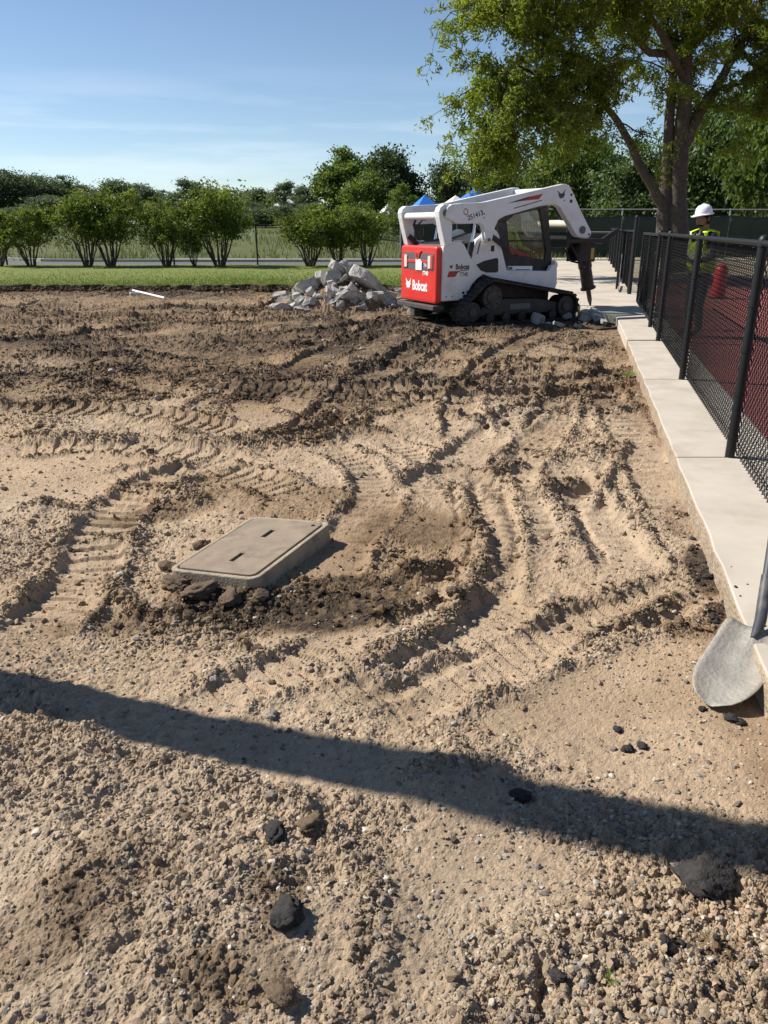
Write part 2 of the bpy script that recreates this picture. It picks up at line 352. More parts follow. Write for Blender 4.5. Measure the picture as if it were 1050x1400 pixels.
def pdist(x, y, pts):
    best = np.full(x.shape, 1e9, np.float32); s = np.zeros_like(best); tot = 0.
    for a, b in zip(pts[:-1], pts[1:]):
        d = b-a; L = math.hypot(*d)
        if L < 1e-6: continue
        t = np.clip(((x-a[0])*d[0]+(y-a[1])*d[1])/(L*L), 0, 1)
        q = np.hypot(x-a[0]-t*d[0], y-a[1]-t*d[1]).astype(np.float32); m = q < best
        best[m] = q[m]; s[m] = (tot+t[m]*L); tot += L
    return best, s, tot
def soil(X, Y):
    """height, dampness and crumbliness of the soil at arrays of points"""
    X = np.asarray(X, np.float64); Y = np.asarray(Y, np.float64)
    wx = X+.05*fbm(X, Y, 3, 3, 50)*2; wy = Y+.05*fbm(X, Y, 3, 3, 60)*2
    big = fbm(X, Y, .45, 3, 1)*.10+fbm(X, Y, 1.7, 2, 5)*.035
    crumb = np.clip(.5+2.6*fbm(X, Y, 1.3, 4, 9), .10, 1)*(.55+.45*sstep(2.0, 1.3, Y)+.15*sstep(8, 13, Y))
    moist = np.clip(sstep(4.5, 9.5, Y)*.62+.8*fbm(X, Y, .9, 4, 20)+.5*fbm(X, Y, 4, 3, 25), 0, 1)*.62+.12*sstep(8, 14, Y)
    h2 = np.zeros_like(X, np.float32); keep = np.ones_like(h2)
    lum = fbm(X, Y, 14, 3, 70)
    for F in FEAT:
        k = F[0]
        if k in ('track', 'ridge', 'groove'):
            pts = F[1]; pad = F[2]*2.6+.15
            i = np.nonzero((X > pts[:, 0].min()-pad) & (X < pts[:, 0].max()+pad) & (Y > pts[:, 1].min()-pad) & (Y < pts[:, 1].max()+pad))[0]
            if not len(i): continue
            d, s, tot = pdist(wx[i], wy[i], pts); end = sstep(0, min(.3, tot*.3), s)*sstep(0, min(.3, tot*.3), tot-s)
            if k == 'track':
                _, _, hw, dep, bar, pit, berm, mo = F
                m = sstep(hw+.03, hw-.03, d)*end; keep[i] *= 1-.7*m; crumb[i] *= 1-.85*m
                c = np.cos(2*np.pi*s/pit); patch = np.clip(.5+3*fbm(X[i], Y[i], 2.2, 2, 33), 0, 1)
                h2[i] += m*(-dep+-1.7*bar*sstep(.35, .8, c)*(.45+.55*patch))
                e = np.exp(-((d-hw-.03)/.05)**2)*end*(.5+1.*np.clip(.5+lum[i]*1.6, 0, 1))*np.clip(.3+2.2*(.5+fbm(X[i], Y[i], 1.1, 2, 41)), 0, 1.5)*.6
                h2[i] = np.maximum(h2[i], h2[i]*(1-.5*np.clip(e, 0, 1))+.85*berm*e); crumb[i] = np.maximum(crumb[i], np.clip(e, 0, 1)*.9); moist[i] = np.clip(moist[i]+mo*m+.10*e, 0, 1)
            elif k == 'ridge':
                _, _, w, amp, mo, rg = F
                g = np.exp(-(d/(w*(1+.8*lum[i])))**2)*end; h2[i] = np.maximum(h2[i], h2[i]*(1-.55*np.clip(g, 0, 1))+.72*1.25*amp*g*(.7+1.*np.clip(lum[i]+.3, 0, 1)))
                crumb[i] = np.maximum(crumb[i], g); moist[i] = np.clip(moist[i]+mo*g*.6, 0, 1)
            else:
                h2[i] -= F[3]*np.exp(-(d/F[2])**2)*end
        else:
            c = F[1]; rot = F[4] if k == 'flat' else (F[5] if k == 'damp' else F[5])
            rx, ry = F[2], F[3]; ca, sa = math.cos(rot), math.sin(rot)
            u = ((X-c.x)*ca+(Y-c.y)*sa)/rx; v = (-(X-c.x)*sa+(Y-c.y)*ca)/ry; q = u*u+v*v
            if k == 'mound':
                g = np.exp(-q); h2 += F[4]*g; moist += F[6]*g; crumb += F[7]*g
            elif k == 'flat':
                m = sstep(1.5, .5, q+2.2*fbm(X, Y, 2.5, 3, 81)); keep *= 1-F[5]*m*.8; crumb *= 1-F[5]*m
            else:
                moist += F[4]*sstep(1.5, .3, q+2.0*fbm(X, Y, 3.5, 3, 83))
    h2 = .075*np.tanh(h2/.095)
    crumb = np.clip(crumb, 0.10, 1.2); moist = np.clip(moist, 0, 1)
    rough = fbm(X, Y, 5, 4, 13)*.06+fbm(X, Y, 22, 4, 14)*.030
    far = sstep(3.5, 9, Y)
    cl = lumps(X, Y, .021, 101)*.6*(1-far*.9)+lumps(X, Y, .032, 106)*.28+lumps(X, Y, .06, 111)*.25+lumps(X, Y, .11, 121)*(.14+.26*far)*np.clip(crumb*1.3-.25, 0, 1)
    fine = fbm(X, Y, 60, 3, 15)*.012+lumps(X, Y, .0125, 131)*.5*(1-far)+lumps(X, Y, .03, 141)*.12
    h = big+rough*keep*(.55+.75*np.clip(crumb, 0, 1))+h2+cl*crumb*1.15+fine*(.6+.65*crumb)*(.3+.7*keep)
    h += far*fbm(X, Y, 2.6, 4, 90)*.10*keep+far*np.maximum(0, fbm(X, Y, 1.6, 4, 95)-.10)*.18*keep
    hq = np.hypot((X-HEAP[0])/1.6, (Y-HEAP[1])/1.25); h += .62*np.clip(1-hq, 0, 1)
    # level off where things stand: the slab's foot, the vault, the loader's tracks
    dx = X-slab_x(Y); sl = sstep(-.22, -.02, dx)*(Y < 15.2); h = h*(1-.6*sl)-.01*sl; h = np.where((dx > -.3) & (Y < 15.2), np.minimum(h, .07), h)
    dl = np.hypot(X-lid_c.x, Y-lid_c.y); ml = sstep(.62, .36, dl); h = h*(1-.8*ml)+.0*ml
    ca, sa = math.cos(MACH_A), math.sin(MACH_A); u = (X-MACH_O[0])*ca+(Y-MACH_O[1])*sa; v = -(X-MACH_O[0])*sa+(Y-MACH_O[1])*ca
    mm = sstep(.5, 0, np.maximum(np.abs(u-1.5)-1.5, np.abs(v)-1.05)); h = h*(1-.85*mm)+(.012+.02*lum)*mm
    h -= .13*np.exp(-((Y-22.45-.3*fbm(X, 0*X, .7, 3, 521))/.3)**2)
    pth = sstep(13.5, 16.5, Y)*sstep(-3.6, -2.9, X-fence_x(Y)); h = h*(1-.8*pth)-.02*pth
    return h.astype(np.float32), moist.astype(np.float32), crumb.astype(np.float32)

NR, NC = 1000, 650
ang = np.linspace(math.atan2(EYE, .45), math.atan2(EYE, 23.6), NR*6); ya = EYE/np.tan(ang)
dens = np.diff(np.linspace(0, 1, NR*6))/np.diff(ya)+1.3/(np.log(23.6/.45)*((ya[1:]+ya[:-1])/2))
cdf = np.concatenate([[0], np.cumsum(dens*np.diff(ya))]); rows = np.interp(np.linspace(0, cdf[-1], NR), cdf, ya)
uu = np.linspace(0, 1, NC); xl = -(.9+.62*rows); xr = np.where(rows < 11.5, slab_x(rows)+.12, slab_x(rows)+.12+(rows-11.5)*.12)
GX = xl[:, None]+(xr-xl)[:, None]*uu[None]; GY = np.repeat(rows[:, None], NC, 1)
gx, gy = GX.ravel(), GY.ravel(); gh, gm, gc = soil(gx, gy)
gh += (rng.normal(size=len(gx))*np.clip(.0006+.0004*gy, 0, .004)*(.15+gc)).astype(np.float32)
# colour of the earth itself: dry tan sand, brown loam, near-black damp crumbs
dry = np.array((.395, .298, .203)); loam = np.array((.205, .143, .089)); dark = np.array((.055, .042, .032))
def soil_col(x, y, mo, cr):
    v1 = fbm(x, y, 2.2, 4, 201); v2 = fbm(x, y, 40, 3, 205)
    m = np.clip(mo*(1+.9*v2)+.28*v1+.36*v2*(.4+cr), 0, 1)[:, None]
    c = np.where(m < .55, dry+(loam-dry)*(m/.55), loam+(dark-loam)*((m-.55)/.45))
    c = c*(1+.55*v2[:, None])*(1+np.array((.10, .0, -.14))*fbm(x, y, .7, 3, 211)[:, None])
    ft = (sstep(-.30, -.05, x-slab_x(y))*(y < 13)*np.clip(.5+2.5*fbm(x, y, 3, 3, 215), 0, 1)*.6)[:, None]     # bark and rust-brown crumbs at the slab's foot
    return np.clip(c*(1-ft)+ft*np.array((.17, .105, .068)), .01, 1)
colr = soil_col(gx, gy, gm, gc)
idx = np.arange(NR*NC).reshape(NR, NC)
q = np.stack([idx[:-1, :-1], idx[:-1, 1:], idx[1:, 1:], idx[1:, :-1]], -1).reshape(-1, 4)
me = np_mesh('ground', np.stack([gx, gy, gh], 1), quads=q); vcol(me, 'tint', np.clip(colr, .01, 1))
m_soil = attrmat('soil', rough=1., bump=.8, bs=420., bdist=.004, spec=.05, var=.30, vs=150.)
tag(obj('ground', me, m_soil), kind='structure')
def soil_at(x, y):
    return float(soil(np.array([x]), np.array([y]))[0][0])

# ------------------------------------------------------------------ gravel (stuff) and loose lumps
ICO_V = []; _t = (1+5**.5)/2
for a, b in ((1, _t), (-1, _t), (1, -_t), (-1, -_t)): ICO_V += [(0, a, b), (a, b, 0), (b, 0, a)]
ICO_V = np.array(ICO_V)/math.hypot(1, _t)
def hull_faces(V):
    F = []; n = len(V)
    for i in range(n):
        for j in range(i+1, n):
            for k in range(j+1, n):
                if max(np.linalg.norm(V[i]-V[j]), np.linalg.norm(V[j]-V[k]), np.linalg.norm(V[i]-V[k])) < 1.2:
                    F.append((i, j, k) if np.dot(np.cross(V[j]-V[i], V[k]-V[i]), V[i]) > 0 else (i, k, j))
    return np.array(F)
ICO_F = hull_faces(ICO_V)
def subdiv(V, F):
    V = [tuple(v) for v in V]; mid = {}; out = []
    def md(a, b):
        k = (min(a, b), max(a, b))
        if k not in mid:
            p = np.array(V[a])+np.array(V[b]); p /= np.linalg.norm(p); mid[k] = len(V); V.append(tuple(p))
        return mid[k]
    for a, b, c in F:
        d, e, f = md(a, b), md(b, c), md(c, a); out += [(a, d, f), (d, b, e), (f, e, c), (d, e, f)]
    return np.array(V), np.array(out)
IC1_V, IC1_F = subdiv(ICO_V, ICO_F)
IC2_V, IC2_F = subdiv(IC1_V, IC1_F); IC3_V, IC3_F = subdiv(IC2_V, IC2_F)
def rand_rot(n):
    q = rng.normal(size=(n, 4)); q /= np.linalg.norm(q, axis=1)[:, None]; w, x, y, z = q.T
    return np.stack([np.stack([1-2*(y*y+z*z), 2*(x*y-z*w), 2*(x*z+y*w)], -1), np.stack([2*(x*y+z*w), 1-2*(x*x+z*z), 2*(y*z-x*w)], -1), np.stack([2*(x*z-y*w), 2*(y*z+x*w), 1-2*(x*x+y*y)], -1)], -2)
def stones(pos, size, V0, F0, jit=.22):
    n = len(pos); V = V0[None]*(1+jit*rng.normal(size=(n, len(V0), 1)))*rng.uniform(.45, 1.2, (n, 1, 3))
    V = np.einsum('nij,nkj->nki', rand_rot(n), V)*np.array((1, 1, .8))*size[:, None, None]+pos[:, None, :]
    F = F0[None]+(np.arange(n)*len(V0))[:, None, None]
    return V.reshape(-1, 3), F.reshape(-1, 3)
def scatter(n, y0, y1, lo, hi, bias):
    y = y0+(y1-y0)*rng.random(n*5)**bias; x = rng.uniform(0, 1, n*5)*(slab_x(y)-.03+.9+.56*y)-(.9+.56*y)
    g = .5+2.4*fbm(x, y, 2.0, 4, 301); h, mo, cr = soil(x, y)
    k = np.nonzero(rng.random(n*5) < np.clip(g*.5+.8*(cr-.25), .02, 1))[0][:n]
    x, y, h, mo = x[k], y[k], h[k], mo[k]; s = np.clip(lo*np.exp(rng.exponential(.42, len(k))), lo, hi)
    return np.stack([x, y, h+s*.12], 1), s, mo
VV = []; FF = []; CC = []; off = 0
STC = np.array([(.42, .34, .25), (.36, .31, .25), (.30, .27, .23), (.46, .40, .32), (.24, .20, .165), (.36, .25, .18), (.17, .15, .13), (.52, .46, .38)])
for n, y0, y1, lo, hi, bias, V0, F0 in ((1300, .95, 2.4, .0055, .012, 1.0, IC1_V, IC1_F), (11000, .95, 3.2, .0032, .008, 1.1, ICO_V, ICO_F), (5000, 2.6, 7.5, .005, .018, 1.2, ICO_V, ICO_F), (2200, 7, 20, .010, .04, 1.3, ICO_V, ICO_F)):
    p, s, mo = scatter(n, y0, y1, lo, hi, bias); V, F = stones(p, s, V0, F0, .12)
    c = STC[rng.integers(0, len(STC), len(p))]*rng.uniform(.55, 1.05, (len(p), 1))
    dk = (rng.random(len(p)) < (.10+.6*mo))[:, None]; c = np.where(dk, c*.0+np.array((.10, .078, .058))*rng.uniform(.7, 1.6, (len(p), 1)), c)
    VV.append(V); FF.append(F+off); CC.append(np.repeat(c, len(V0), 0)); off += len(V)
me = np_mesh('gravel', np.concatenate(VV), tris=np.concatenate(FF)); vcol(me, 'tint', np.concatenate(CC))
m_stone = attrmat('stone', rough=.9, bump=.3, bs=160., bdist=.003, spec=.2, var=.15, vs=60.)
tag(obj('gravel', me, m_stone), 'loose sandy gravel scattered over the dug-up earth', 'gravel', kind='stuff')

# crumbs of the soil itself, heaped along every berm and rut
OCT_V = np.array([(1, 0, 0), (-1, 0, 0), (0, 1, 0), (0, -1, 0), (0, 0, 1), (0, 0, -1)], float)
OCT_F = np.array([(0, 2, 4), (2, 1, 4), (1, 3, 4), (3, 0, 4), (2, 0, 5), (1, 2, 5), (3, 1, 5), (0, 3, 5)])
VV = []; FF = []; CC = []; off = 0
for n, y0, y1, lo, hi, bias, V0, F0 in ((17000, .95, 3.2, .0026, .008, 1.05, OCT_V, OCT_F), (2600, 1., 3.6, .006, .014, 1.1, ICO_V, ICO_F), (24000, 2.8, 8.5, .0042, .015, 1.25, OCT_V, OCT_F), (5000, 3., 9, .009, .024, 1.2, ICO_V, ICO_F), (16000, 7.5, 22, .009, .028, 1.2, OCT_V, OCT_F), (900, 8, 22, .02, .05, 1.2, ICO_V, ICO_F)):
    y = y0+(y1-y0)*rng.random(n*7)**bias; x = rng.uniform(0, 1, n*7)*(slab_x(y)-.02+.9+.56*y)-(.9+.56*y); h, mo, cr = soil(x, y)
    k = np.nonzero(rng.random(n*7) < np.clip((cr-.16)*1.15, .11, 1)**1.6)[0][:n]; x, y, h, mo, cr = x[k], y[k], h[k], mo[k], cr[k]
    s = np.clip(lo*np.exp(rng.exponential(.5, len(k))), lo, hi); c = soil_col(x, y, np.clip(mo+.04, 0, 1), cr)*rng.uniform(.68, 1.08, (len(k), 1))
    V, F = stones(np.stack([x, y, h+s*.25], 1), s, V0, F0, .2); VV.append(V); FF.append(F+off); CC.append(np.repeat(c, len(V0), 0)); off += len(V)
me = np_mesh('soil_crumbs', np.concatenate(VV), tris=np.concatenate(FF)); vcol(me, 'tint', np.clip(np.concatenate(CC), .01, 1))
tag(obj('soil_crumbs', me, m_soil), 'loose crumbs of earth heaped along the ruts and berms', 'soil', kind='stuff')
m_asph = M('asphalt_lump', (.042, .039, .037), 1., var=.7, vs=5, bump=.35, bs=9, spec=.15)
m_clod = M('earth_clod', (.125, .09, .062), 1., var=.5, vs=5, bump=.35, bs=9, spec=.1)
m_rock = M('pale_stone', (.40, .34, .27), .9, var=.25, vs=30, bump=.6, bs=80)
def clod_mesh(seed, sq=.7, rough=.28):
    r = np.random.default_rng(seed); V = IC3_V.copy()
    for f, a in ((1.3, rough*1.2), (3., rough*.8), (7., rough*.45), (14., rough*.3)):
        o = r.uniform(-50, 50, 3); n = fbm(V[:, 0]*f+o[0], V[:, 1]*f+V[:, 2]*f*1.7+o[1], 1., 2, seed)*2
        V = V*(1+a*n[:, None]+a*.10*r.normal(size=(len(V), 1)))
    V[:, 2] *= sq; return np_mesh('soil_clod', V, tris=IC3_F, smooth=True)
CLODS = [clod_mesh(400+i) for i in range(5)]
for c in CLODS: c.materials.append(None)
def clod(name, px, py, w, mat, label, cat, group=None, sx=1., sy=.8, k=0, sink=.35, z=None):
    p = P(px, py); o = bpy.data.objects.new(name, CLODS[k % 5]); link(o)
    sz = w*.40; zz = soil_at(p.x, p.y) if z is None else z
    if z is not None: p = P(px, py, z)
    o.location = (p.x, p.y, zz+sz*.62*(1-sink)*.6); o.scale = (sz*sx, sz*sy, sz*.8); o.rotation_euler = (0, 0, px*.37)
    o.material_slots[0].link = 'OBJECT'; o.material_slots[0].material = mat
    return tag(o, label, cat, group)
clod('asphalt_lump', 962, 1207, .19, m_asph, 'largest black asphalt lump, in the shadow band near the slab', 'lump', sx=1.1, sy=.8)
clod('asphalt_lump', 712, 1087, .085, m_asph, 'black lump inside the long shadow band beside the small hump', 'lump', k=1)
clod('asphalt_lump', 858, 1020, .05, m_asph, 'black asphalt lump, front one of three on smooth sand', 'lump', k=2)
clod('asphalt_lump', 879, 1016, .05, m_asph, 'black asphalt lump, slab-side one of three on smooth sand', 'lump', k=3)
clod('asphalt_lump', 845, 993, .045, m_asph, 'black asphalt lump, rear one of three on smooth sand', 'lump', k=4)
clod('soil_clod', 427, 1148, .10, m_clod, 'dark angular clod with a pointed top on the gravel mound', 'clod', k=0, sink=.1)
clod('soil_clod', 378, 1160, .09, m_asph, 'grey black clod beside the pointed clod on the gravel mound', 'clod', k=1)
clod('soil_clod', 395, 1275, .11, m_asph, 'grey black lump low on the gravel mound', 'clod', k=2)
clod('soil_clod', 258, 1132, .05, m_clod, 'rusty brown round clod on top of the gravel mound', 'clod', k=3)
clod('soil_clod', 388, 1385, .09, m_clod, 'brown clod at the foot of the gravel mound', 'clod', k=4)
clod('soil_clod', 762, 1350, .05, m_asph, 'dark grey lump beside the thin straight groove', 'clod', k=1)
clod('stone', 370, 978, .07, m_rock, 'pale angular stone below the curved earth berm', 'stone', k=2, sink=.2)
clod('soil_clod', 372, 930, .04, m_clod, 'small brown clod on the sand above the pale angular stone', 'clod', k=3)
for i, (x, y, w) in enumerate(((350, 890, .07), (325, 882, .06), (515, 820, .08), (180, 548, .12), (55, 590, .1), (205, 615, .09), (520, 500, .14), (320, 518, .16), (620, 832, .1), (590, 828, .09), (665, 580, .1), (490, 610, .09), (690, 577, .1), (160, 850, .06), (210, 860, .05), (780, 690, .08), (100, 745, .07), (60, 520, .16), (130, 500, .2), (420, 475, .2))):
    clod('soil_clod', x, y, w, m_clod, 'damp dark brown clod on the churned earth', 'clod', 'damp clods on the churned earth', k=i)
for i, (x, y, w) in enumerate(((985, 765, .06), (968, 790, .07), (992, 825, .05), (975, 845, .06), (1000, 980, .07), (975, 960, .05), (960, 968, .04), (1012, 985, .05), (945, 750, .05), (930, 1300, .03), (950, 1312, .035), (905, 1305, .03))+tuple((_r.gauss(958+.30*(t-770), 10), t, _r.uniform(.018, .05)) for t in np.linspace(735, 850, 26))+tuple((_r.uniform(895, 1040), _r.uniform(1290, 1325), _r.uniform(.012, .026)) for _ in range(22))):
    clod('asphalt_crumb', x, y, w, m_asph, 'black asphalt crumb in the gravel along the slab', 'crumb', 'asphalt crumbs along the slab', k=i)
# ------------------------------------------------------------------ setting: terrain, lawn, road, track, paving
def grass_mat(name, c1, c2, c3, s1=.6, s2=9.):
    m = bpy.data.materials.new(name); n, l = nodes(m); b = n['Principled BSDF']; b.inputs['Roughness'].default_value = .9; b.inputs['Specular IOR Level'].default_value = .1
    tc = n.new('ShaderNodeTexCoord'); a = n.new('ShaderNodeTexNoise'); a.inputs['Scale'].default_value = s1; a.inputs['Detail'].default_value = 5
    c = n.new('ShaderNodeTexNoise'); c.inputs['Scale'].default_value = s2; c.inputs['Detail'].default_value = 8; c.inputs['Roughness'].default_value = .75
    m1 = n.new('ShaderNodeMix'); m1.data_type = 'RGBA'; m1.inputs['A'].default_value = (*c1, 1); m1.inputs['B'].default_value = (*c2, 1)
    m2 = n.new('ShaderNodeMix'); m2.data_type = 'RGBA'; m2.inputs['B'].default_value = (*c3, 1)
    rp = n.new('ShaderNodeValToRGB'); rp.color_ramp.elements[0].position = .38; rp.color_ramp.elements[1].position = .66
    at = n.new('ShaderNodeAttribute'); at.attribute_name = 'bank'; m3 = n.new('ShaderNodeMix'); m3.data_type = 'RGBA'; m3.inputs['B'].default_value = (.075, .05, .032, 1)
    bp = n.new('ShaderNodeBump'); bp.inputs['Strength'].default_value = .8; bp.inputs['Distance'].default_value = .05
    for q in (a, c): l.new(tc.outputs['Object'], q.inputs['Vector'])
    l.new(c.outputs['Fac'], rp.inputs[0]); l.new(rp.outputs[0], m1.inputs['Factor']); l.new(a.outputs['Fac'], m2.inputs['Factor'])
    l.new(m1.outputs['Result'], m2.inputs['A']); l.new(m2.outputs['Result'], m3.inputs['A']); l.new(at.outputs['Fac'], m3.inputs['Factor'])
    l.new(m3.outputs['Result'], b.inputs['Base Color']); l.new(c.outputs['Fac'], bp.inputs['Height']); l.new(bp.outputs[0], b.inputs['Normal'])
    return m
def blades(name, x, y, z, h, w, c, mat, label, lean=.35):
    n = len(x); a = rng.uniform(0, 2*np.pi, n); lx = rng.normal(0, lean, n)*h; ly = rng.normal(0, lean, n)*h
    b = np.stack([x, y, z], 1); dx = np.stack([np.cos(a)*w, np.sin(a)*w, 0*a], 1)
    V = np.stack([b-dx, b+dx, b+np.stack([lx, ly, h], 1)], 1).reshape(-1, 3)
    me = np_mesh(name, V, tris=np.arange(n*3).reshape(-1, 3)); vcol(me, 'tint', np.repeat(c, 3))
    return tag(obj(name, me, mat), label, 'grass', kind='stuff')
def terr(x, y):
    left = sstep(6, -4, x)
    z = -.45+.43*sstep(24, 35, y)+(.9*left+.25)*sstep(41, 66, y)+1.0*sstep(66, 130, y)
    return z+.25*fbm(x, y, .06, 3, 500)*sstep(42, 70, y)
tx = np.concatenate([np.linspace(-400, -62, 40), np.linspace(-60, 60, 121), np.linspace(62, 400, 40)]); ty = np.concatenate([np.linspace(-60, 24, 22), np.linspace(25, 90, 100), np.linspace(92, 900, 50)])
TX, TY = np.meshgrid(tx, ty); f = TX.ravel(), TY.ravel(); TZ = terr(*f)
ix = np.arange(len(tx)*len(ty)).reshape(len(ty), len(tx))
q = np.stack([ix[:-1, :-1], ix[:-1, 1:], ix[1:, 1:], ix[1:, :-1]], -1).reshape(-1, 4)
m_field = grass_mat('field_grass', (.055, .085, .022), (.105, .135, .040), (.14, .135, .065), .05, 1.2)
tag(obj('terrain', np_mesh('terrain', np.stack([*f, TZ], 1), quads=q, smooth=True), m_field), kind='structure')

def lawn_edge(x): return 22.75+.55*fbm(x, 0*x, .55, 4, 520)+.6*fbm(x, 0*x, 2.4, 4, 523)
lx = np.arange(-48, 5.5, .06); e0 = lawn_edge(lx); lw = []
rows_l = [(-.10, -.12, 1), (-.05, .03, 1), (.0, .095, 1), (.02, .125, .35)]
for dy, z, bk in rows_l: lw.append((e0+dy+(.10*fbm(lx, 0*lx+dy*3, 1.6, 3, 531)+.07*fbm(lx, 0*lx, 9, 2, 532) if z < .1 else 0), z+.035*fbm(lx, 0*lx+dy*9, 4, 3, 530), bk))
for k in range(1, 26):
    t = k/25; lw.append((e0*(1-t)+35.25*t, .125+.03*fbm(lx, 0*lx+t*12, .4, 3, 535), 0))
V = np.concatenate([np.stack([np.minimum(lx, fence_x(yy)-3.13), yy, zz], 1) for yy, zz, _ in lw]); bk = np.concatenate([np.full(len(lx), b) for *_, b in lw])
ix = np.arange(len(V)).reshape(len(lw), len(lx)); q = np.stack([ix[:-1, :-1], ix[:-1, 1:], ix[1:, 1:], ix[1:, :-1]], -1).reshape(-1, 4)
me = np_mesh('lawn', V, quads=q, smooth=True); vcol(me, 'bank', bk)
m_lawn = grass_mat('lawn_grass', (.105, .150, .028), (.165, .205, .048), (.20, .21, .075), .25, 14.)
tag(obj('lawn', me, m_lawn), kind='structure')
n = 3800; x = rng.uniform(-15, 4, n); y = lawn_edge(x)-.02-np.abs(rng.normal(0, .16, n)); s = np.clip(.014*np.exp(rng.exponential(.6, n)), .014, .075)
z = np.interp(lawn_edge(x)-y, [0, .1, .35], [.06, .0, -.03])+s*.2; V, F = stones(np.stack([x, y, z], 1), s, ICO_V, ICO_F, .2)
me = np_mesh('sod_crumbs', V, tris=F); vcol(me, 'tint', np.repeat(np.array((.085, .058, .036))*rng.uniform(.5, 1.7, (n, 1)), 12, 0))
tag(obj('sod_crumbs', me, m_soil), 'dark crumbs of cut sod along the lawn edge', 'soil', kind='stuff')
m_blade = leafmat('grass_blade', (.055, .10, .018), (.17, .24, .05), .3)
n = 26000; x = rng.uniform(-14, 4.6, n); y = lawn_edge(x)+rng.exponential(2.2, n); y = np.minimum(y, 34.8); x = np.minimum(x, fence_x(y)-3.15-rng.random(n)*.5)
blades('grass', x, y, .115+0*x, rng.uniform(.03, .075, n), .010+0*x, rng.random(n), m_blade, 'short mown grass of the lawn beyond the dug earth')
n = 16000; x = rng.uniform(-30, 22, n); y = 40.4+rng.random(n)**1.4*36
k = fbm(x, y, .35, 3, 540) > -.06; x, y = x[k], y[k]
blades('meadow_grass', x, y, terr(x, y)-.02, rng.uniform(.2, .65, len(x)), rng.uniform(.015, .04, len(x)), rng.random(len(x)), leafmat('meadow_blade', (.06, .09, .025), (.17, .19, .065), .25), 'tall rough meadow grass beyond the road')

m_road = M('asphalt', (.115, .115, .12), .9, var=.2, vs=3, bump=.2, bs=40)
m_conc = M('concrete', (.46, .405, .335), .9, var=.22, vs=3.5, bump=.10, bs=240, dirt=.6, dcol=(.335, .265, .195), ds=2.6)
m_kerb = M('kerb_concrete', (.42, .39, .33), .85, var=.15, vs=3, bump=.2, bs=60)
road = struct('road')
rd = MB().prism([(-70, 35.6), (11.5, 35.6), (13, 39.6), (-13, 39.6), (-17.5, 40.6), (-20.5, 43), (-22.5, 48), (-27, 80), (-38, 80), (-33, 48), (-36, 42), (-40, 39.6), (-70, 39.6)], -.2, .06, 'z')
obj('asphalt_surface', rd, m_road, road)
kb = MB()
for pts in ([(13, 39.65), (-13, 39.65), (-17.5, 40.65), (-20.4, 43.05), (-22.4, 48), (-26.9, 80)], [(-70, 39.65), (-40, 39.65), (-36, 42), (-33.1, 48)]):
    pts = spline(pts, 6)
    for a, b in zip(pts[:-1], pts[1:]):
        d = (b-a)/max(1e-6, np.linalg.norm(b-a)); nn = np.array((-d[1], d[0]))*.16
        kb.add([(*(a-nn), -.1), (*(b-nn), -.1), (*(b+nn), -.1), (*(a+nn), -.1), (*(a-nn), .18), (*(b-nn), .18), (*(b+nn), .18), (*(a+nn), .18)], [(4, 5, 6, 7), (0, 1, 5, 4), (2, 3, 7, 6)])
kb.box(-70, 12.5, 35.2, 35.58, -.1, .10)
obj('kerb', kb, m_kerb, road)
far_walk = struct('pavement'); obj('pavement_strip', MB().box(-11, 30, 39.9, 41.4, -.2, .14), m_kerb, far_walk)

# running track and the ground around the tree
def lx_(y, off): return fence_x(y)+off
m_red = M('track_rubber', (.255, .072, .062), .95, var=.22, vs=1.2, bump=.5, bs=140, dirt=.35, dcol=(.32, .13, .11), ds=.7)
tag(obj('running_track', MB().prism([(lx_(-6, .385), -6), (45, -6), (45, 25.5), (lx_(25.5, 2.2), 25.5), (lx_(21, .6), 21), (lx_(16, .40), 16)], -.3, .105, 'z'), m_red), kind='structure')
m_dirt2 = M('dry_earth', (.24, .19, .125), 1., var=.35, vs=2.5, bump=.8, bs=14, dirt=.8, dcol=(.08, .10, .03), ds=.5)
tag(obj('tree_verge', MB().prism([(lx_(16.2, .41), 16.2), (lx_(21, .61), 21.03), (lx_(25.5, 2.2), 25.53), (45, 25.53), (60, 62), (lx_(46, 0), 62), (lx_(40, .2), 40)], -.4, .095, 'z'), m_dirt2), kind='structure')

# concrete strip under the fence: cast slabs with joints, then the wide paving that is being broken up
strip = struct('concrete_strip'); m_side = M('slab_edge', (.34, .265, .185), .95, var=.3, vs=9, bump=1., bs=45, dirt=.9, dcol=(.17, .115, .075), ds=6)
ys = [-3.4, -.66, 2.36, 5.33, 8.33, 11.35]
for a, b in zip(ys[:-1], ys[1:]):
    g = .006; lo = [a+g+(b-2*g-a)*t for t in np.linspace(0, 1, 15)]
    jit = [(.014*(rng.random()-.5)) for t in lo]
    pl = [(slab_x(t)+j, t) for t, j in zip(lo, jit)]+[(lx_(b-g, .378), b-g), (lx_(a+g, .378), a+g)]
    sb_ = MB().prism(pl, -.25, .118, 'z'); sb_.m = [0, 0]+[1]*(len(sb_.f)-2); obj('slab', sb_, [m_conc, m_side], strip, bevel=.012)
    jm = MB().prism([(slab_x(b)+.03, b-.02), (lx_(b, .36), b-.02), (lx_(b, .36), b+.02), (slab_x(b)+.03, b+.02)], -.25, .100, 'z')
    obj('joint', jm, M('joint_dirt', (.12, .095, .07), 1.), strip)
obj('slab', MB().prism([(slab_x(11.36), 11.36), (slab_x(14.7)-.02, 14.7), (4.10, 14.92), (3.72, 15.3), (3.86, 15.62), (4.1, 16.05), (lx_(16.6, -1.2), 16.45), (lx_(16.5, .37), 16.5), (lx_(11.36, .37), 11.36)], -.25, .130, 'z'), m_conc, strip, bevel=.012)
paving = struct('paving')
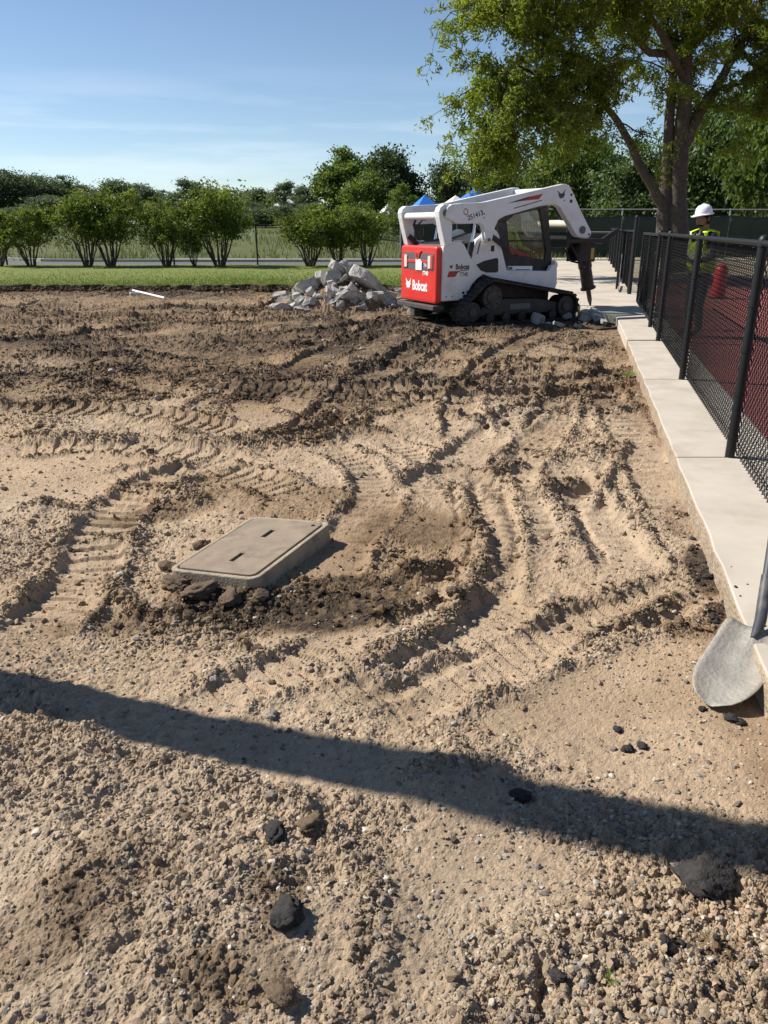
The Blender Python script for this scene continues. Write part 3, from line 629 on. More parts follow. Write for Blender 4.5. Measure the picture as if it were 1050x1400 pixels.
def pav(y0, y1, left, ragged=False, right=.36):
    pl = [(lx_(y0, right), y0), (lx_(y1, right), y1), (lx_(y1, left), y1)]
    if ragged: pl += [(lx_(y0+1.2, left), y0+1.2), (lx_(y0+.5, left+.7), y0+.6), (lx_(y0+.7, left+1.1), y0+.75), (lx_(y0+.2, left+1.5), y0+.22)]
    else: pl += [(lx_(y0, left), y0)]
    return pl
m_pav = M('paving_concrete', (.47, .41, .335), .9, var=.18, vs=1.1, bump=.1, bs=90, dirt=.7, dcol=(.30, .235, .165), ds=.9)
yy = 16.52
for i, ln in enumerate((3.4, 3.2, 4.4, 4.4, 5.2, 6.0)):
    w0 = -3.1
    obj('paving_slab', MB().prism(pav(yy+.01, yy+ln-.02, w0, i == 0), -.25, .122+.003*(i % 2), 'z'), m_pav, paving, bevel=.01); yy += ln
obj('paving_bed', MB().prism(pav(16.9, 43.5, -3.0), -.27, .095, 'z'), m_dirt2, paving)

# ------------------------------------------------------------------ chain-link fences
m_black = M('black_vinyl', (.010, .011, .012), .5, var=.3, vs=8, spec=.35)
m_wire = M('black_wire', (.006, .0065, .007), .6, var=.2, vs=20, spec=.25)
m_galv = M('galvanised_steel', (.42, .43, .43), .45, .7, var=.2, vs=10)
def link_mb(length, height, w=.036, r=.0038, weave=.004, n=4):
    """woven wire: every wire zigzags and hooks round its neighbours; along +x, up +z"""
    mb = MB(); nw = int(length/w); nv = int(height/w); w = length/nw; hv = height/nv
    V = []; F = []; o = 0
    ang = [(math.cos(2*math.pi*j/n+.78)*r, math.sin(2*math.pi*j/n+.78)*r) for j in range(n)]
    for k in range(nw):
        for i in range(nv+1):
            up = (i+k) % 2; x = (k+up)*w+(.0025 if up else -.0025); y = weave*(1 if up else -1)
            for a, b in ang: V.append((x+a, y+b, i*hv))
            if i:
                for j in range(n):
                    F.append((o+(i-1)*n+j, o+(i-1)*n+(j+1) % n, o+i*n+(j+1) % n, o+i*n+j))
        o += (nv+1)*n
    mb.v = V; mb.f = F; mb.m = [0]*len(F); return mb
def post_mb(h, r=.033):
    mb = MB().cyl((0, 0, -.02), (0, 0, h), r, 14); mb.lathe([(r*1.12, h-.03), (r*1.12, h+.012), (r*.8, h+.035), (r*.2, h+.045)], 14)
    for z in (.15, .45, .75, 1.05): 
        if z < h-.1: mb.lathe([(r*1.02, z-.012), (r*1.12, z-.012), (r*1.12, z+.012), (r*1.02, z+.012)], 14)
    return mb
FA = math.atan2(1, .2464)       # direction of the fence line
def on_line(y, z=.118): return Vector((fence_x(y), y, z))
FH = 1.44
SP = 3.0*math.hypot(1, .2464)
me_post = meshdata('post', post_mb(FH+.01), 40); me_post.materials.append(m_black)
me_link = meshdata('chain_link', link_mb(SP, FH-.03)); me_link.materials.append(m_wire)
def rail_mb(L, r=.021):
    mb = MB().cyl((0, 0, 0), (L, 0, 0), r, 10)
    k = .3
    while k < L: mb.tube([(k, -.0, r*1.3), (k+.01, -r*1.3, 0), (k+.02, 0, -r*1.6)], .0035, 5); k += .46
    return mb
fence = thing('chain_link_fence', 'black chain-link fence along the red track, ending at the gate', 'fence', on_line(5.33), FA)
me_rail = meshdata('top_rail', rail_mb(SP), 40); me_rail.materials.append(m_black)
me_low = meshdata('tension_wire', MB().cyl((0, 0, 0), (SP, 0, 0), .003, 6)); me_low.materials.append(m_wire)
def part(name, me, parent, loc=(0, 0, 0)):
    o = bpy.data.objects.new(name, me); link(o, parent); o.location = loc; return o
for i in range(-3, 4):
    if i < 3 or True:
        part('post', me_post, fence, (i*SP if i < 3 else 2.515*SP, 0, 0))
for i in range(-3, 2):
    tag(part('chain_link', me_link, fence, (i*SP, -.04, .02)), kind='stuff'); part('top_rail', me_rail, fence, (i*SP, -.0, FH-.0)); part('tension_wire', me_low, fence, (i*SP, -.045, .08))
Lh = .515*SP
tag(obj('chain_link', link_mb(Lh, FH-.03), m_wire, fence), kind='stuff').location = (2*SP, -.04, .02)
obj('top_rail', rail_mb(Lh), m_black, fence, 40).location = (2*SP, 0, FH)
# gate leaf standing closed beyond the end post
gl = 3.55*math.hypot(1, .2464); g0 = on_line(12.98)
gate = thing('gate', 'black chain-link gate leaf hung on the end post of the fence', 'gate', g0, FA)
gm = MB()
for a, b in (((0.03, 0, .10), (gl, 0, .10)), ((0.03, 0, FH-.02), (gl, 0, FH-.02)), ((0.03, 0, .10), (0.03, 0, FH-.02)), ((gl, 0, .10), (gl, 0, FH-.02)), ((gl*.5, 0, .10), (gl*.5, 0, FH-.02))): gm.cyl(a, b, .024, 10)
obj('gate_frame', gm, m_black, gate, 40)
tag(obj('chain_link', link_mb(gl-.06, FH-.14), m_wire, gate), kind='stuff').location = (.03, -.025, .11)
for z in (.35, 1.15): obj('hinge', MB().cyl((-.02, 0, z-.03), (-.02, 0, z+.03), .05, 10).box(-.06, .08, -.012, .012, z-.02, z+.02), m_black, gate)
obj('latch', MB().box(gl-.02, gl+.10, -.03, .03, .70, .78).cyl((gl+.05, 0, .55), (gl+.05, 0, 1.0), .012, 8), m_galv, gate)
# the same fence line goes on beyond the gateway
fb0 = on_line(20.1); LB = 18.6*math.hypot(1, .2464)/6
fence_b = thing('chain_link_fence', 'black chain-link fence beyond the gateway, running beside the paving', 'fence', fb0, FA)
me_l2 = meshdata('chain_link', link_mb(LB, FH-.03, .036, .0032)); me_l2.materials.append(m_wire)
me_r2 = meshdata('top_rail', MB().cyl((0, 0, 0), (LB, 0, 0), .021, 10), 40); me_r2.materials.append(m_black)
for i in range(7): part('post', me_post, fence_b, (i*LB, 0, 0))
for i in range(6): tag(part('chain_link', me_l2, fence_b, (i*LB, -.04, .02)), kind='stuff'); part('top_rail', me_r2, fence_b, (i*LB, 0, FH))
obj('gate_post', MB().cyl((-.55, 0, -.02), (-.55, 0, 1.75), .05, 14).lathe([(.055, 1.73), (.055, 1.76), (.02, 1.80)], 14, (-.55, 0, 0)), m_black, fence_b, 40)
gb = thing('gate', 'black gate leaf folded back beside the tall gate post beyond the gateway', 'gate', on_line(20.0)+Vector((-.28, .1, 0)), FA-.06)
gm = MB(); g2 = 2.2
for a, b in (((0, 0, .10), (g2, 0, .10)), ((0, 0, FH), (g2, 0, FH)), ((0, 0, .10), (0, 0, FH)), ((g2, 0, .10), (g2, 0, FH)), ((0, 0, .75), (g2, 0, .75))): gm.cyl(a, b, .024, 10)
obj('gate_frame', gm, m_black, gb, 40); tag(obj('chain_link', link_mb(g2, FH-.1, .036, .003), m_wire, gb), kind='stuff').location = (0, -.02, .1)
obj('drop_rod', MB().cyl((.3, -.05, -.0), (.3, -.05, .9), .010, 8), m_galv, gb)

# fence with windscreen cloth behind the paving
m_screen = M('windscreen_cloth', (.032, .044, .031), .9, var=.45, vs=1.2, bump=.3, bs=10)
ws0, ws1 = Vector((.9, 44.2, .05)), Vector((34, 46.5, .05)); wd = ws1-ws0; wl_ = wd.length; nb = 11; bay = wl_/nb
wsf = thing('windscreen_fence', 'tall steel fence hung with dark green windscreen cloth', 'fence', ws0, math.atan2(wd.y, wd.x))
me_wp = meshdata('post', MB().cyl((0, 0, -.1), (0, 0, 2.55), .04, 10)); me_wp.materials.append(m_galv)
me_wr = meshdata('rail', MB().cyl((0, 0, 0), (bay, 0, 0), .028, 8)); me_wr.materials.append(m_galv)
for i in range(nb+1): part('post', me_wp, wsf, (i*bay, .05, 0))
for i in range(nb):
    part('rail', me_wr, wsf, (i*bay, .05, 2.5)); part('rail', me_wr, wsf, (i*bay, .05, 1.2))
    gx_, gz_ = np.meshgrid(np.linspace(.03, bay-.03, 14), np.linspace(.02, 2.15, 8)); gy_ = .06*fbm(gx_.ravel()+i*9, gz_.ravel(), .9, 3, 600+i)+.05*np.sin(gx_.ravel()/bay*np.pi)
    V = np.stack([gx_.ravel(), gy_-.06, gz_.ravel()+.04*np.cos(gx_.ravel()/bay*2*np.pi)*gz_.ravel()/2.], 1); ix = np.arange(len(V)).reshape(8, 14)
    o = obj('windscreen', np_mesh('windscreen', V, quads=np.stack([ix[:-1, :-1], ix[:-1, 1:], ix[1:, 1:], ix[1:, :-1]], -1).reshape(-1, 4), smooth=True), m_screen, wsf); o.location = (i*bay, 0, 0)
    s_ = o.modifiers.new('thick', 'SOLIDIFY'); s_.thickness = .008

# black fence behind the shrubs
sf0 = Vector((-19.6, 34.6, .12)); sbay = 3.55
sfn = thing('chain_link_fence', 'black chain-link fence behind the row of shrubs on the lawn', 'fence', sf0, .012)
me_sp = meshdata('post', post_mb(1.66, .036), 40); me_sp.materials.append(m_black)
me_sl = meshdata('chain_link', link_mb(sbay, 1.55, .05, .003, .004, 3)); me_sl.materials.append(m_wire)
me_sr = meshdata('top_rail', MB().cyl((0, 0, 0), (sbay, 0, 0), .024, 8), 40); me_sr.materials.append(m_black)
for i in range(7): part('post', me_sp, sfn, (i*sbay, 0, 0))
for i in range(6): tag(part('chain_link', me_sl, sfn, (i*sbay, -.04, .03)), kind='stuff'); part('top_rail', me_sr, sfn, (i*sbay, 0, 1.62))

# ------------------------------------------------------------------ plants
m_bark = M('bark', (.095, .075, .060), .95, var=.6, vs=9, bump=1., bs=9, dirt=.8, dcol=(.045, .036, .03), ds=6)
m_bark2 = M('shrub_bark', (.085, .068, .052), .95, var=.4, vs=9, bump=.8, bs=40)
def leaf_mesh(name, P0, size, tint, flat=.0, aspect=.45):
    """one small kite per leaf"""
    n = len(P0); Rm = rand_rot(n); d = Rm[:, 0]; u = Rm[:, 1]
    if flat: d[:, 2] *= (1-flat); u[:, 2] *= (1-flat)
    s = (size*rng.uniform(.7, 1.3, n))[:, None]; fold = Rm[:, 2]*s*.12
    V = np.stack([P0-d*s*.5, P0+u*s*aspect*.5+fold, P0+d*s*.5, P0-u*s*aspect*.5+fold], 1).reshape(-1, 3)
    me = np_mesh(name, V, quads=np.arange(n*4).reshape(-1, 4)); vcol(me, 'tint', np.repeat(np.clip(tint, 0, 1), 4)); return me
def wander(r, a, b, n, amp):
    a = np.array(a, float); b = np.array(b, float); out = [a+(b-a)*t for t in np.linspace(0, 1, n)]
    L = np.linalg.norm(b-a)
    for i in range(1, n): out[i] = out[i]+r.normal(0, amp*L, 3)*(i/n)
    return out
def broadleaf(seed, height, width, trunk_h, nclump=60, per=130, leaf=.22, r0=.2, shape=1.0, spread=.5):
    """trunk and limbs mesh, crown mesh"""
    r = np.random.default_rng(seed); wood = MB()
    th = trunk_h; ax = wander(r, (0, 0, -.3), (r.normal(0, .15), r.normal(0, .15), height*.8), 9, .025)
    wood.tube(ax, [r0*(1-.85*(i/8)) for i in range(9)], 9)
    cz = (height+th)/2; hz = (height-th)/2; C = []
    lob = [(r.uniform(0, 6.28), r.uniform(.1, .9), r.uniform(.75, 1.2)) for _ in range(9)]
    while len(C) < nclump:
        u = r.uniform(-1, 1, 3); q = np.linalg.norm(u)
        if q > 1 or q < .35*r.random(): continue
        a = math.atan2(u[1], u[0]); k = 1.
        for la, lz, lr in lob:
            if abs((a-la+3.14) % 6.28-3.14) < .7 and abs((u[2]+1)/2-lz) < .3: k *= lr
        wz = 1 if u[2] < 0 else (1-.45*shape*u[2])
        C.append((u[0]*width/2*k*wz, u[1]*width/2*k*wz, cz+u[2]*hz*(.9+.1*k)))
    C = np.array(C)
    for c in C[r.permutation(len(C))[:26]]:
        i = int(np.clip((c[2]-hz*.7)/(height*.8)*8, 1, 7)); b = ax[i]
        if np.linalg.norm(c-b) > .4: wood.tube(wander(r, b, c, 5, .05), [r0*.34*(1-.8*t/4) for t in range(5)], 5, False)
    n = nclump*per; k = r.integers(0, nclump, n); cr = (width*.5*spread*.30)*r.uniform(.6, 1.3, nclump)
    off = r.normal(size=(n, 3))*cr[k][:, None]*np.array((1, 1, .62))
    Pn = C[k]+off; tint = .45+.25*r.normal(size=nclump)[k]+.18*r.normal(size=n)
    return wood, leaf_mesh('crown', Pn, np.full(n, leaf*1.45), tint, 0., .6)
def tree_thing(name, label, loc, wood, crown_me, wood_mat, leaf_mat, cat='tree', group=None, smooth=60):
    t = thing(name, label, cat, loc, 0, group); wm = wood if isinstance(wood, bpy.types.Mesh) else meshdata('trunk', wood, smooth)
    if not wm.materials: wm.materials.append(wood_mat)
    if not crown_me.materials: crown_me.materials.append(leaf_mat)
    part('trunk', wm, t); part('crown', crown_me, t); return t
L_far = leafmat('leaf_far', (.060, .092, .044), (.14, .185, .085), .3)
L_mid = leafmat('leaf_mid', (.052, .092, .020), (.165, .23, .046), .40)
L_dark = leafmat('leaf_dark', (.030, .055, .020), (.085, .125, .036), .3)
L_gloss = leafmat('leaf_gloss', (.035, .065, .018), (.13, .19, .06), .3); 
L_loc = leafmat('leaf_locust', (.085, .13, .020), (.24, .295, .052), .58)
L_shrub = leafmat('leaf_shrub', (.055, .088, .016), (.19, .245, .045), .40)
protos = {}
def proto(key, *a, **k):
    if key not in protos:
        w, c = broadleaf(*a, **k); protos[key] = (meshdata('trunk', w, 60), c)
    return protos[key]
def put_tree(key, px, top, d, width_px, mat, name, label, group=None, bark=None, args=None):
    """tree whose crown top is seen at (px, top) when it stands d metres ahead"""
    z0 = float(terr(np.array([(px-525)/FPX*d]), np.array([float(d)]))[0]) if d > 47 or px < 540 else .1
    tp = PD(px, top, d); hgt = tp.z-z0; wid = width_px/FPX*d*.95
    w, c = proto(key, *args[0], **args[1])
    t = thing(name, label, 'tree', (tp.x, d, z0), random.uniform(0, 6.28), group)
    sx = wid/args[0][2]; sz = hgt/args[0][1]
    for nm, me_, mm in (('trunk', w, bark or m_bark), ('crown', c, mat)):
        if not me_.materials: me_.materials.append(mm)
        o = part(nm, me_, t); o.scale = (sx, sx, sz); o.material_slots[0].link = 'OBJECT'; o.material_slots[0].material = mm
    return t
A_ = {'a': ((21, 9., 8., 1.6), dict(nclump=110, per=110, leaf=.26, r0=.22)), 'b': ((22, 9., 7., 1.4), dict(nclump=95, per=110, leaf=.26, r0=.2, shape=.6)),
      'c': ((23, 10., 6.5, 1.2), dict(nclump=110, per=110, leaf=.24, r0=.2, shape=1.4)), 'd': ((24, 9., 9., .6), dict(nclump=130, per=110, leaf=.24, r0=.22, shape=.3)),
      'e': ((25, 9., 6., 2.), dict(nclump=42, per=130, leaf=.22, r0=.2, spread=.42))}
for i, (px, top, d, w, k) in enumerate(((-45, 232, 118, 95, 'd'), (5, 234, 122, 90, 'd'), (45, 240, 125, 70, 'd'), (82, 243, 128, 60, 'b'), (112, 254, 140, 50, 'a'), (150, 246, 120, 70, 'a'), (190, 252, 130, 60, 'd'), (222, 262, 145, 50, 'b'), (258, 240, 118, 60, 'e'), (285, 256, 130, 55, 'a'), (318, 262, 138, 55, 'b'), (350, 258, 125, 55, 'a'), (388, 244, 115, 50, 'e'), (415, 250, 110, 45, 'e'), (335, 275, 105, 60, 'd'), (60, 268, 100, 80, 'a'), (205, 278, 104, 80, 'd'), (130, 280, 102, 80, 'd'), (270, 280, 100, 70, 'b'), (400, 280, 98, 60, 'b'), (-90, 240, 112, 90, 'd'), (560, 262, 120, 90, 'd'), (362, 284, 96, 60, 'd'), (300, 284, 96, 60, 'b'), (20, 284, 95, 70, 'd'), (440, 285, 96, 60, 'd'))):
    put_tree(k, px, top, d, w, L_far, 'broadleaf_tree', 'grey-green tree in the distant tree line beyond the field', 'distant tree line', args=A_[k])
put_tree('c', 470, 199, 72, 82, L_mid, 'broadleaf_tree', 'tall pointed green tree behind the shrubs, left of a darker tree', args=A_['c'])
put_tree('a', 538, 203, 78, 95, L_dark, 'broadleaf_tree', 'tall dark green tree with a broad rounded top behind the lighter trees', args=A_['a'])
put_tree('b', 500, 236, 64, 70, L_mid, 'broadleaf_tree', 'lighter green tree in front of the tall dark tree', args=A_['b'])
put_tree('c', 551, 250, 58, 48, L_mid, 'broadleaf_tree', 'smaller bright green tree beside the loader, before the dark tree', args=A_['c'])
put_tree('a', 435, 278, 70, 50, L_mid, 'broadleaf_tree', 'low green tree under the tall pointed tree', args=A_['a'])
put_tree('d', 614, 222, 80, 62, L_dark, 'broadleaf_tree', 'dark tree above the blue and white canopies', args=A_['d'])
put_tree('a', 682, 196, 76, 98, L_dark, 'broadleaf_tree', 'dark rounded tree above the loader arms', args=A_['a'])
put_tree('b', 735, 225, 70, 60, L_dark, 'broadleaf_tree', 'dark tree between the rounded tree and the broad tree', args=A_['b'])
put_tree('d', 790, 176, 66, 125, L_mid, 'broadleaf_tree', 'broad green tree behind the windscreen fence under the locust limb', args=A_['d'])
put_tree('b', 868, 200, 56, 100, L_gloss, 'broadleaf_tree', 'tree with bright glinting leaves behind the locust trunk', args=A_['b'])
put_tree('d', 1000, 130, 60, 150, L_gloss, 'broadleaf_tree', 'pale leafy tree beyond the hard-hatted worker', args=A_['d'])
put_tree('a', 1075, 60, 52, 130, L_mid, 'broadleaf_tree', 'large dark-trunked tree at the end of the windscreen fence', args=A_['a'])
put_tree('a', 940, 215, 74, 80, L_dark, 'broadleaf_tree', 'dark tree beside the pink brick building', args=A_['a'])
put_tree('d', 640, 262, 95, 110, L_dark, 'broadleaf_tree', 'low dark tree mass behind the canopies', args=A_['d'])
put_tree('d', 730, 262, 88, 100, L_dark, 'broadleaf_tree', 'low dark tree behind the loader cab', args=A_['d'])
put_tree('d', 845, 262, 84, 90, L_dark, 'broadleaf_tree', 'low dark tree far behind the breaker', args=A_['d'])

# vase-shaped lilac-like shrubs along the lawn
def shrub(seed, height, width, stems=12, nclump=24, per=95, leaf=.10, bare=.40):
    r = np.random.default_rng(seed); wood = MB(); tips = []
    for s in range(stems):
        a = s/stems*6.28+r.normal(0, .3); rr = width*.5*math.sqrt(r.uniform(.08, 1.25)); hh = height*r.uniform(.55, .95)
        b = np.array((math.cos(a)*.12, math.sin(a)*.12, -.05)); t = np.array((math.cos(a)*rr, math.sin(a)*rr, hh))
        md = b+(t-b)*.45+np.array((0, 0, .10*height)); pts = spline3([b, b+(md-b)*.5, md, t], 4, r)
        wood.tube(pts, [.040*(1-.75*i/(len(pts)-1)) for i in range(len(pts))], 5); tips.append(t)
        for j in range(4):
            p = np.array(pts[int(len(pts)*r.uniform(.5, .95))]); e = p+r.normal(0, 1, 3)*np.array((.35, .35, .2))+np.array((0, 0, .28)); wood.tube(wander(r, p, e, 4, .06), [.018, .014, .010, .005], 4, False); tips.append(e)
    C = [np.array(t) for t in tips]
    while len(C) < nclump+len(tips):
        u = r.uniform(-1, 1, 3)
        if np.linalg.norm(u) > 1: continue
        C.append(np.array((u[0]*width*.46, u[1]*width*.46, height*(bare+(1-bare)*.5*(1+u[2])))))
    C = np.array([c for c in C if c[2] > height*bare*.9]); n = len(C)*per; k = r.integers(0, len(C), n)
    cr = r.uniform(.07, .22, len(C)); Pn = C[k]+r.normal(size=(n, 3))*cr[k][:, None]; Pn[:, 2] = np.minimum(Pn[:, 2], height*1.10)
    return wood, leaf_mesh('crown', Pn, np.full(n, leaf*1.25), .42+.28*r.normal(size=len(C))[k]+.2*r.normal(size=n))
def spline3(p, n, r):
    p = [np.array(q, float) for q in p]; p = [2*p[0]-p[1]]+p+[2*p[-1]-p[-2]]; out = []
    for i in range(1, len(p)-2):
        for k in range(n):
            t = k/n; a, b, c, d = p[i-1:i+3]; out.append(.5*((2*b)+(c-a)*t+(2*a-5*b+4*c-d)*t*t+(3*b-a-3*c+d)*t**3)+r.normal(0, .012, 3))
    out.append(p[-2]); return out
shp = []
for s in range(4):
    w, c = shrub(70+s, 2.8, 2.3); wm = meshdata('stems', w, 60); wm.materials.append(m_bark2); c.materials.append(L_shrub); shp.append((wm, c))
for i, (bx, top, wpx, k, lab) in enumerate(((0, 300, 55, 0, 'low leafy shrub at the left end of the shrub row, by the kerb curve'), (43, 284, 74, 1, 'vase-shaped shrub standing free before the kerb curve'), (120, 266, 80, 2, None), (152, 262, 84, 3, None), (228, 280, 66, 0, 'sparse shrub with thin splayed stems next to the small round shrub'),
                                           (266, 314, 32, 1, 'small round low shrub between two taller vase-shaped shrubs'), (301, 254, 92, 2, 'tallest leaning shrub with bare twisted stems on the lawn'), (424, 286, 84, 3, 'wide shrub with a bushy base just behind the rubble heap'), (462, 292, 56, 0, 'narrow shrub with straight thin stems behind the rubble peak'), (502, 286, 68, 1, 'spreading shrub with dark foot between rubble heap and loader'))):
    b = PD(bx, 363, 33.6); b.z = .12; tp = PD(bx, top, 33.6); w, c = shp[k]
    t = thing('shrub', lab or 'one of two tall full shrubs whose crowns merge on the lawn edge', 'shrub', b, i*1.3, 'shrubs along the lawn edge')
    for nm, mm in (('stems', w), ('crown', c)):
        o = part(nm, mm, t); o.scale = (wpx/FPX*33.6/2.5,)*2+((tp.z-.12)/2.8,)

# honey locust with a double trunk: limbs read from the photograph, twigs and leaflets grown
r = np.random.default_rng(5); DT = 28.0; wood = MB(); limbs = []
tb = PD(925, 330, DT); base = Vector((tb.x, DT, .09))
def limb(px, rad, dep=None):
    pts = []
    for i, (a, b) in enumerate(px):
        p = PD(a, b, DT+(dep[i] if dep else 0)); pts.append(np.array(p-base))
    pts = spline3(pts, 4, r); k = len(pts); rr = [rad[0]+(rad[1]-rad[0])*(i/(k-1))**.8 for i in range(k)]
    wood.tube(pts, rr, 12); limbs.append((pts, rr)); return pts
limb([(929, 372), (928, 320), (926, 270), (931, 200), (937, 130), (939, 60), (945, 0), (952, -90), (950, -190)], (.42, .06), (0,)*9)
limb([(905, 350), (907, 310), (909, 270), (912, 225), (915, 160), (920, 100), (912, 40), (900, -40), (880, -120)], (.30, .05), (.1, .1, .1, .1, .2, .4, .9, 1.4, 1.8))
limb([(908, 285), (893, 258), (878, 232), (856, 187), (832, 150), (800, 130), (768, 117), (735, 104), (700, 84)], (.19, .03), (0, -.1, -.2, -.4, -.6, -.8, -1., -1.3, -1.5))
limb([(936, 196), (958, 152), (984, 112), (1010, 66), (1030, 28), (1050, -30), (1075, -100)], (.21, .05), (0, .1, .3, .5, .7, 1., 1.3))
limb([(938, 84), (908, 73), (884, 70), (872, 42), (866, 0), (850, -60), (820, -110)], (.15, .04), (0, -.3, -.6, -.9, -1.2, -1.6, -2.))
limb([(942, 30), (985, 0), (1040, -30), (1100, -60)], (.14, .04), (0, -1., -2.2, -3.5))
limb([(936, 110), (900, 40), (850, -10), (780, -40), (720, -50)], (.12, .03), (0, -1.2, -2.4, -3.2, -3.8))
limb([(832, 150), (800, 100), (760, 60), (710, 30), (670, 10)], (.07, .02), (-.6, -.8, -1.2, -1.5, -1.8))
limb([(945, 0), (900, -70), (840, -120), (760, -130)], (.12, .03), (0, .8, 1.6, 2.4)); limb([(948, -60), (990, -130), (1050, -170)], (.1, .03), (0, .5, 1.))
limb([(1010, 66), (1030, 90), (1060, 110), (1100, 118)], (.07, .02), (.5, 0, -.5, -1.))
limb([(735, 104), (700, 112), (672, 130), (655, 160)], (.03, .012), (-1.3, -1.5, -1.6, -1.7)); limb([(768, 117), (735, 135), (705, 160), (690, 185)], (.035, .012), (-1., -1.3, -1.5, -1.6))
tw = []
def twig(a, d, L, lvl):
    d = d/np.linalg.norm(d); n = (5, 4, 3)[lvl]; pts = [a]
    for i in range(n): 
        d = d+r.normal(0, .22, 3)+np.array((0, 0, -.05 if lvl < 2 else -.16)); d /= np.linalg.norm(d); pts.append(pts[-1]+d*L/n)
    wood.tube(pts, [(.030, .014, .007)[lvl]*(1-.7*i/n) for i in range(n+1)], (5, 3, 3)[lvl], False)
    if lvl < 2:
        for k in range((6, 5)[lvl]):
            i = r.integers(1, n+1); e = d*.7+r.normal(0, .75, 3)*np.array((1, 1, .6)); twig(pts[i], e, L*r.uniform(.38, .62), lvl+1)
    else: tw.append(pts)
for li, (pts, rr) in enumerate(limbs):
    k = len(pts); nb_ = {0: 18, 1: 17, 2: 26, 3: 18, 4: 17, 5: 18, 6: 26, 7: 24, 8: 18, 9: 12, 10: 14, 11: 12, 12: 12}[li]
    for j in range(nb_):
        t = r.uniform(.5 if li in (0, 1) else (.42 if li == 2 else .3), 1); i = int(t*(k-1)); dr = np.array(pts[min(i+1, k-1)])-np.array(pts[max(i-1, 0)]); dr = dr/np.linalg.norm(dr)
        twig(np.array(pts[i]), dr*.5+r.normal(0, .8, 3)*np.array((1, 1, .5))+np.array((0, 0, .1)), r.uniform(1.1, 2.2), 0)
LP = []; 
for pts in tw:
    pts = np.array(pts); m_ = 18; t = r.uniform(0, len(pts)-1.001, m_); i = t.astype(int); q_ = pts[i]+(pts[i+1]-pts[i])*(t-i)[:, None]
    LP.append(q_+r.normal(0, .07, (m_, 3))*np.array((1, 1, .8)))
LP = np.concatenate(LP)
lt = .5+.22*fbm(LP[:, 0], LP[:, 2]+LP[:, 1]*.7, .9, 3, 77)*2.5+.18*r.normal(size=len(LP))
tree_thing('honey_locust_tree', 'large double-trunked feathery tree beyond the gate, behind the worker', base, wood, leaf_mesh('crown', LP, np.full(len(LP), .155), lt, .0, .32), m_bark, L_loc)
# ------------------------------------------------------------------ compact track loader with a hydraulic breaker (x forward, y left, z up)
m_white = M('white_paint', (.74, .73, .72), .32, var=.05, vs=3, spec=.5, dirt=.45, dcol=(.42, .35, .27), ds=2.2)
m_redp = M('red_paint', (.62, .030, .022), .35, var=.10, vs=3, spec=.5, dirt=.2, dcol=(.45, .16, .11), ds=3)
m_blk = M('black_steel', (.016, .016, .017), .5, var=.35, vs=6, spec=.4, dirt=.45, dcol=(.10, .08, .06), ds=4)
m_rub = M('track_rubber_black', (.024, .023, .022), .85, var=.4, vs=9, bump=.3, bs=40, dirt=.75, dcol=(.11, .085, .062), ds=3.5)
m_iron = M('bare_iron', (.075, .068, .062), .7, .3, var=.4, vs=8, dirt=.9, dcol=(.13, .10, .075), ds=5)
m_chrome = M('chrome_rod', (.65, .66, .68), .15, 1., var=.05)
m_decal_r = M('red_decal', (.40, .035, .025), .4, var=.05); m_decal_k = M('black_decal', (.02, .02, .022), .4, var=.05); m_decal_w = M('white_decal', (.8, .8, .8), .4, var=.03)
m_lens = M('lamp_lens', (.65, .62, .60), .2, var=.1); m_lensr = M('tail_lens', (.55, .05, .04), .2, var=.1)
m_grey = M('grey_plastic', (.10, .105, .11), .5, var=.2); m_brk = M('breaker_paint', (.050, .045, .042), .55, .2, var=.4, vs=7, dirt=.7, dcol=(.13, .10, .075), ds=5)
m_yel = M('yellow_decal', (.60, .42, .06), .5, var=.1); m_cream = M('cream_paint', (.55, .52, .42), .5, var=.1)
m_glass = glassmat('cab_glass', (.82, .835, .82), .05)
ld = thing('track_loader', 'white and red compact track loader with raised arms holding a hydraulic breaker', 'loader', (MACH_O[0], MACH_O[1], .005), MACH_A)
def both(poly, y0, y1, name, mat, bevel=.012, smooth=None):
    a = obj(name, MB().prism(poly, -y0, -y1), mat, ld, smooth, bevel); b = obj(name, MB().prism(poly, y0, y1), mat, ld, smooth, bevel); return a, b
def decal(mb, y, mat, name='decal', parent=None): return obj(name, mb, mat, parent or ld)
def side_text(txt, size, x, z, y, rot=0., bold=.0, sx=1.):
    mb = text_mb(txt, size, .0015, bold)
    return mb.xf(Matrix.Translation((x, y, z)) @ Matrix.Rotation(-rot, 4, 'Y') @ Matrix.Rotation(math.pi/2, 4, 'X') @ Matrix.Diagonal((sx, 1, 1, 1)))
CAT = [(-.5, .62), (-.40, .10), (-.5, -.02), (-.34, -.12), (-.30, -.42), (-.06, -.28), (0, -.50), (.10, -.28), (.30, -.36), (.36, -.10), (.52, .02), (.40, .14), (.60, .70), (.22, .30), (.02, .22), (-.16, .28)]
